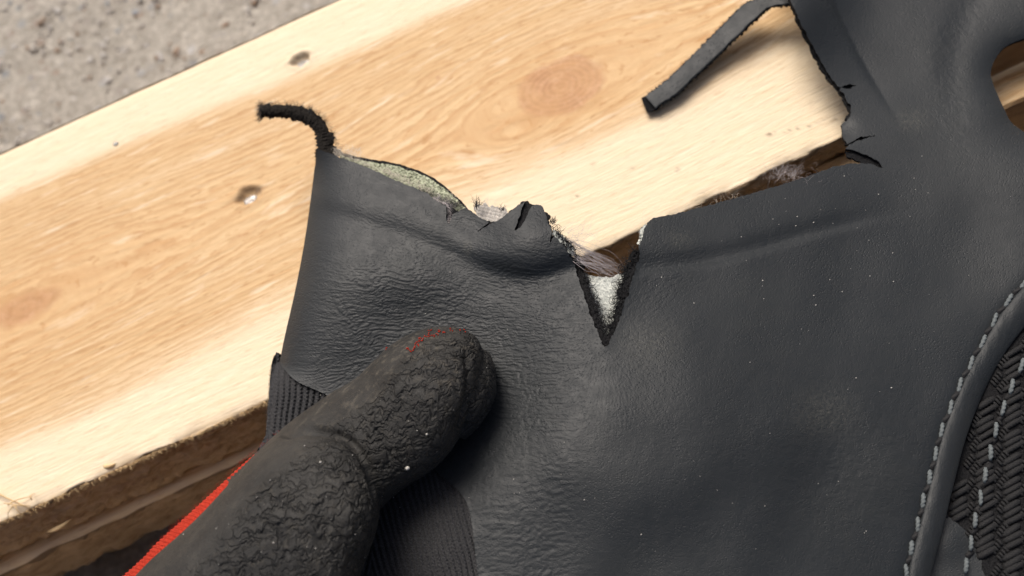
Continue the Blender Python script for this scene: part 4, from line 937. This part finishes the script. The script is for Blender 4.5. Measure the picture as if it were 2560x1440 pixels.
# red knit back of the glove, just showing past the coated edge
ra = cr([(160, 1580), (346, 1418), (395, 1365), (452, 1311), (540, 1228), (626, 1147), (712, 1082)], 24)
rb = cr([(360, 1640), (480, 1460), (540, 1395), (600, 1330), (680, 1240), (740, 1160), (760, 1100)], 24)
a, b = strip_between([(x - 8 * (1 - i / len(ra)), y - 6 * (1 - i / len(ra))) for i, (x, y) in enumerate(ra)], rb, 420, None)
th = np.linspace(0, 2 * math.pi, 44, endpoint=False); C = (a + b) / 2; H = (b - a) / 2; s = np.linspace(0, 1, 420)
zc = np.interp(s, [0, .5, 1], [30, 31.5, 31]); hh = np.interp(s, [0, .5, 1], [9, 8, 5])
rib = 1 + (0.022 * np.cos(s * 2 * math.pi * 62)[:, None]) * (1 + 0 * th)[None] + 0.018 * np.cos(th[None] * 60 + np.floor(s[:, None] * 62) * 0)
PX = C[:, None, 0] + H[:, None, 0] * np.cos(th) * rib; PY = C[:, None, 1] + H[:, None, 1] * np.cos(th) * rib; PZ = zc[:, None] + hh[:, None] * np.sin(th) * rib
F = grid_faces(420, 44, True).tolist() + [list(range(44))[::-1], [419 * 44 + k for k in range(44)]]
rk = mk('knit_back', W(PX, PY, PZ).reshape(-1, 3), F, RED, hand); rk['label'] = 'red knit back of the glove along the thumb edge'
# red threads where the coating has worn through, grit on the glove
bvh = BVHTree.FromPolygons([Vector(v) for v in HV2[:, :]], [tuple(int(i) for i in f) for f in HF], all_triangles=False)
def on_hand(px, py):
    d = W(np.array(px), np.array(py), np.array(0.0)) - cam_pos; d /= np.linalg.norm(d)
    h = bvh.ray_cast(Vector(cam_pos), Vector(d)); return (np.array(h[0]), np.array(h[1])) if h[0] is not None else (None, None)
paths, rad = [], []
def red_at(px, py, k, spread, L=0.0006):
    for _ in range(k):
        p, n = on_hand(px + rng.normal(0, spread), py + rng.normal(0, spread))
        if p is None: continue
        d = rng.normal(0, 1, 3); d -= n * (d @ n); d /= np.linalg.norm(d); t = np.linspace(-1, 1, 5)[:, None]
        paths.append(p + n * (0.00005 + 0.00012 * (1 - t ** 2)) + d * t * L * rng.uniform(.3, 1)); rad.append(rng.uniform(0.00008, 0.00012))
for px, py in [(1029, 878), (1035, 872), (1046, 865), (1050, 855), (1049, 846), (1064, 842), (1074, 838), (1078, 830), (1086, 842), (1094, 834), (1100, 828), (1110, 830), (1127, 826), (1150, 823), (1165, 828), (1022, 870), (1038, 862), (1056, 848), (966, 872)]:
    red_at(px, py, 3, 2.4, 0.00022)
o = mk('worn_red_thread', *tubes(paths, rad, 5, False), RED, hand); o['kind'] = 'stuff'
VV, FF = [], []
for k in range(150):
    px, py = rng.uniform(420, 1220), rng.uniform(830, 1430); p, n = on_hand(px, py)
    if p is None or py > 1440: continue
    s = 0.00004 + 0.00010 * rng.random() ** 4; VV.append(iv * (1 + .3 * rng.standard_normal((len(iv), 1))) * s + p + n * s * .4); FF.append(ifc + len(iv) * len(FF))
for px, py, s in ((1019, 1169, .0004), (802, 1156, .0002), (1067, 1085, .0002), (705, 1068, .0002)):
    p, n = on_hand(px, py)
    if p is not None: VV.append(iv * s * [1.2, 1, 1] + p + n * s * .5); FF.append(ifc + len(iv) * len(FF))
o = mk('glove_grit', np.vstack(VV), np.vstack(FF), SPECK, hand); o['kind'] = 'stuff'
# loose red and dusty fuzz on the knit edge
paths, rad = [], []
P, A = along([(x - 6, y - 4) for x, y in ra if y < 1440], 220)
for p, a_ in zip(P, A): paths.append(curl(p, 31, rng.uniform(4, 14), a_ - 1.57 + rng.normal(0, .6), rng.normal(0, 2.5), 6)); rad.append(0.00002)
o = mk('knit_fuzz', *tubes(paths, rad, 4), RED, hand); o['kind'] = 'stuff'
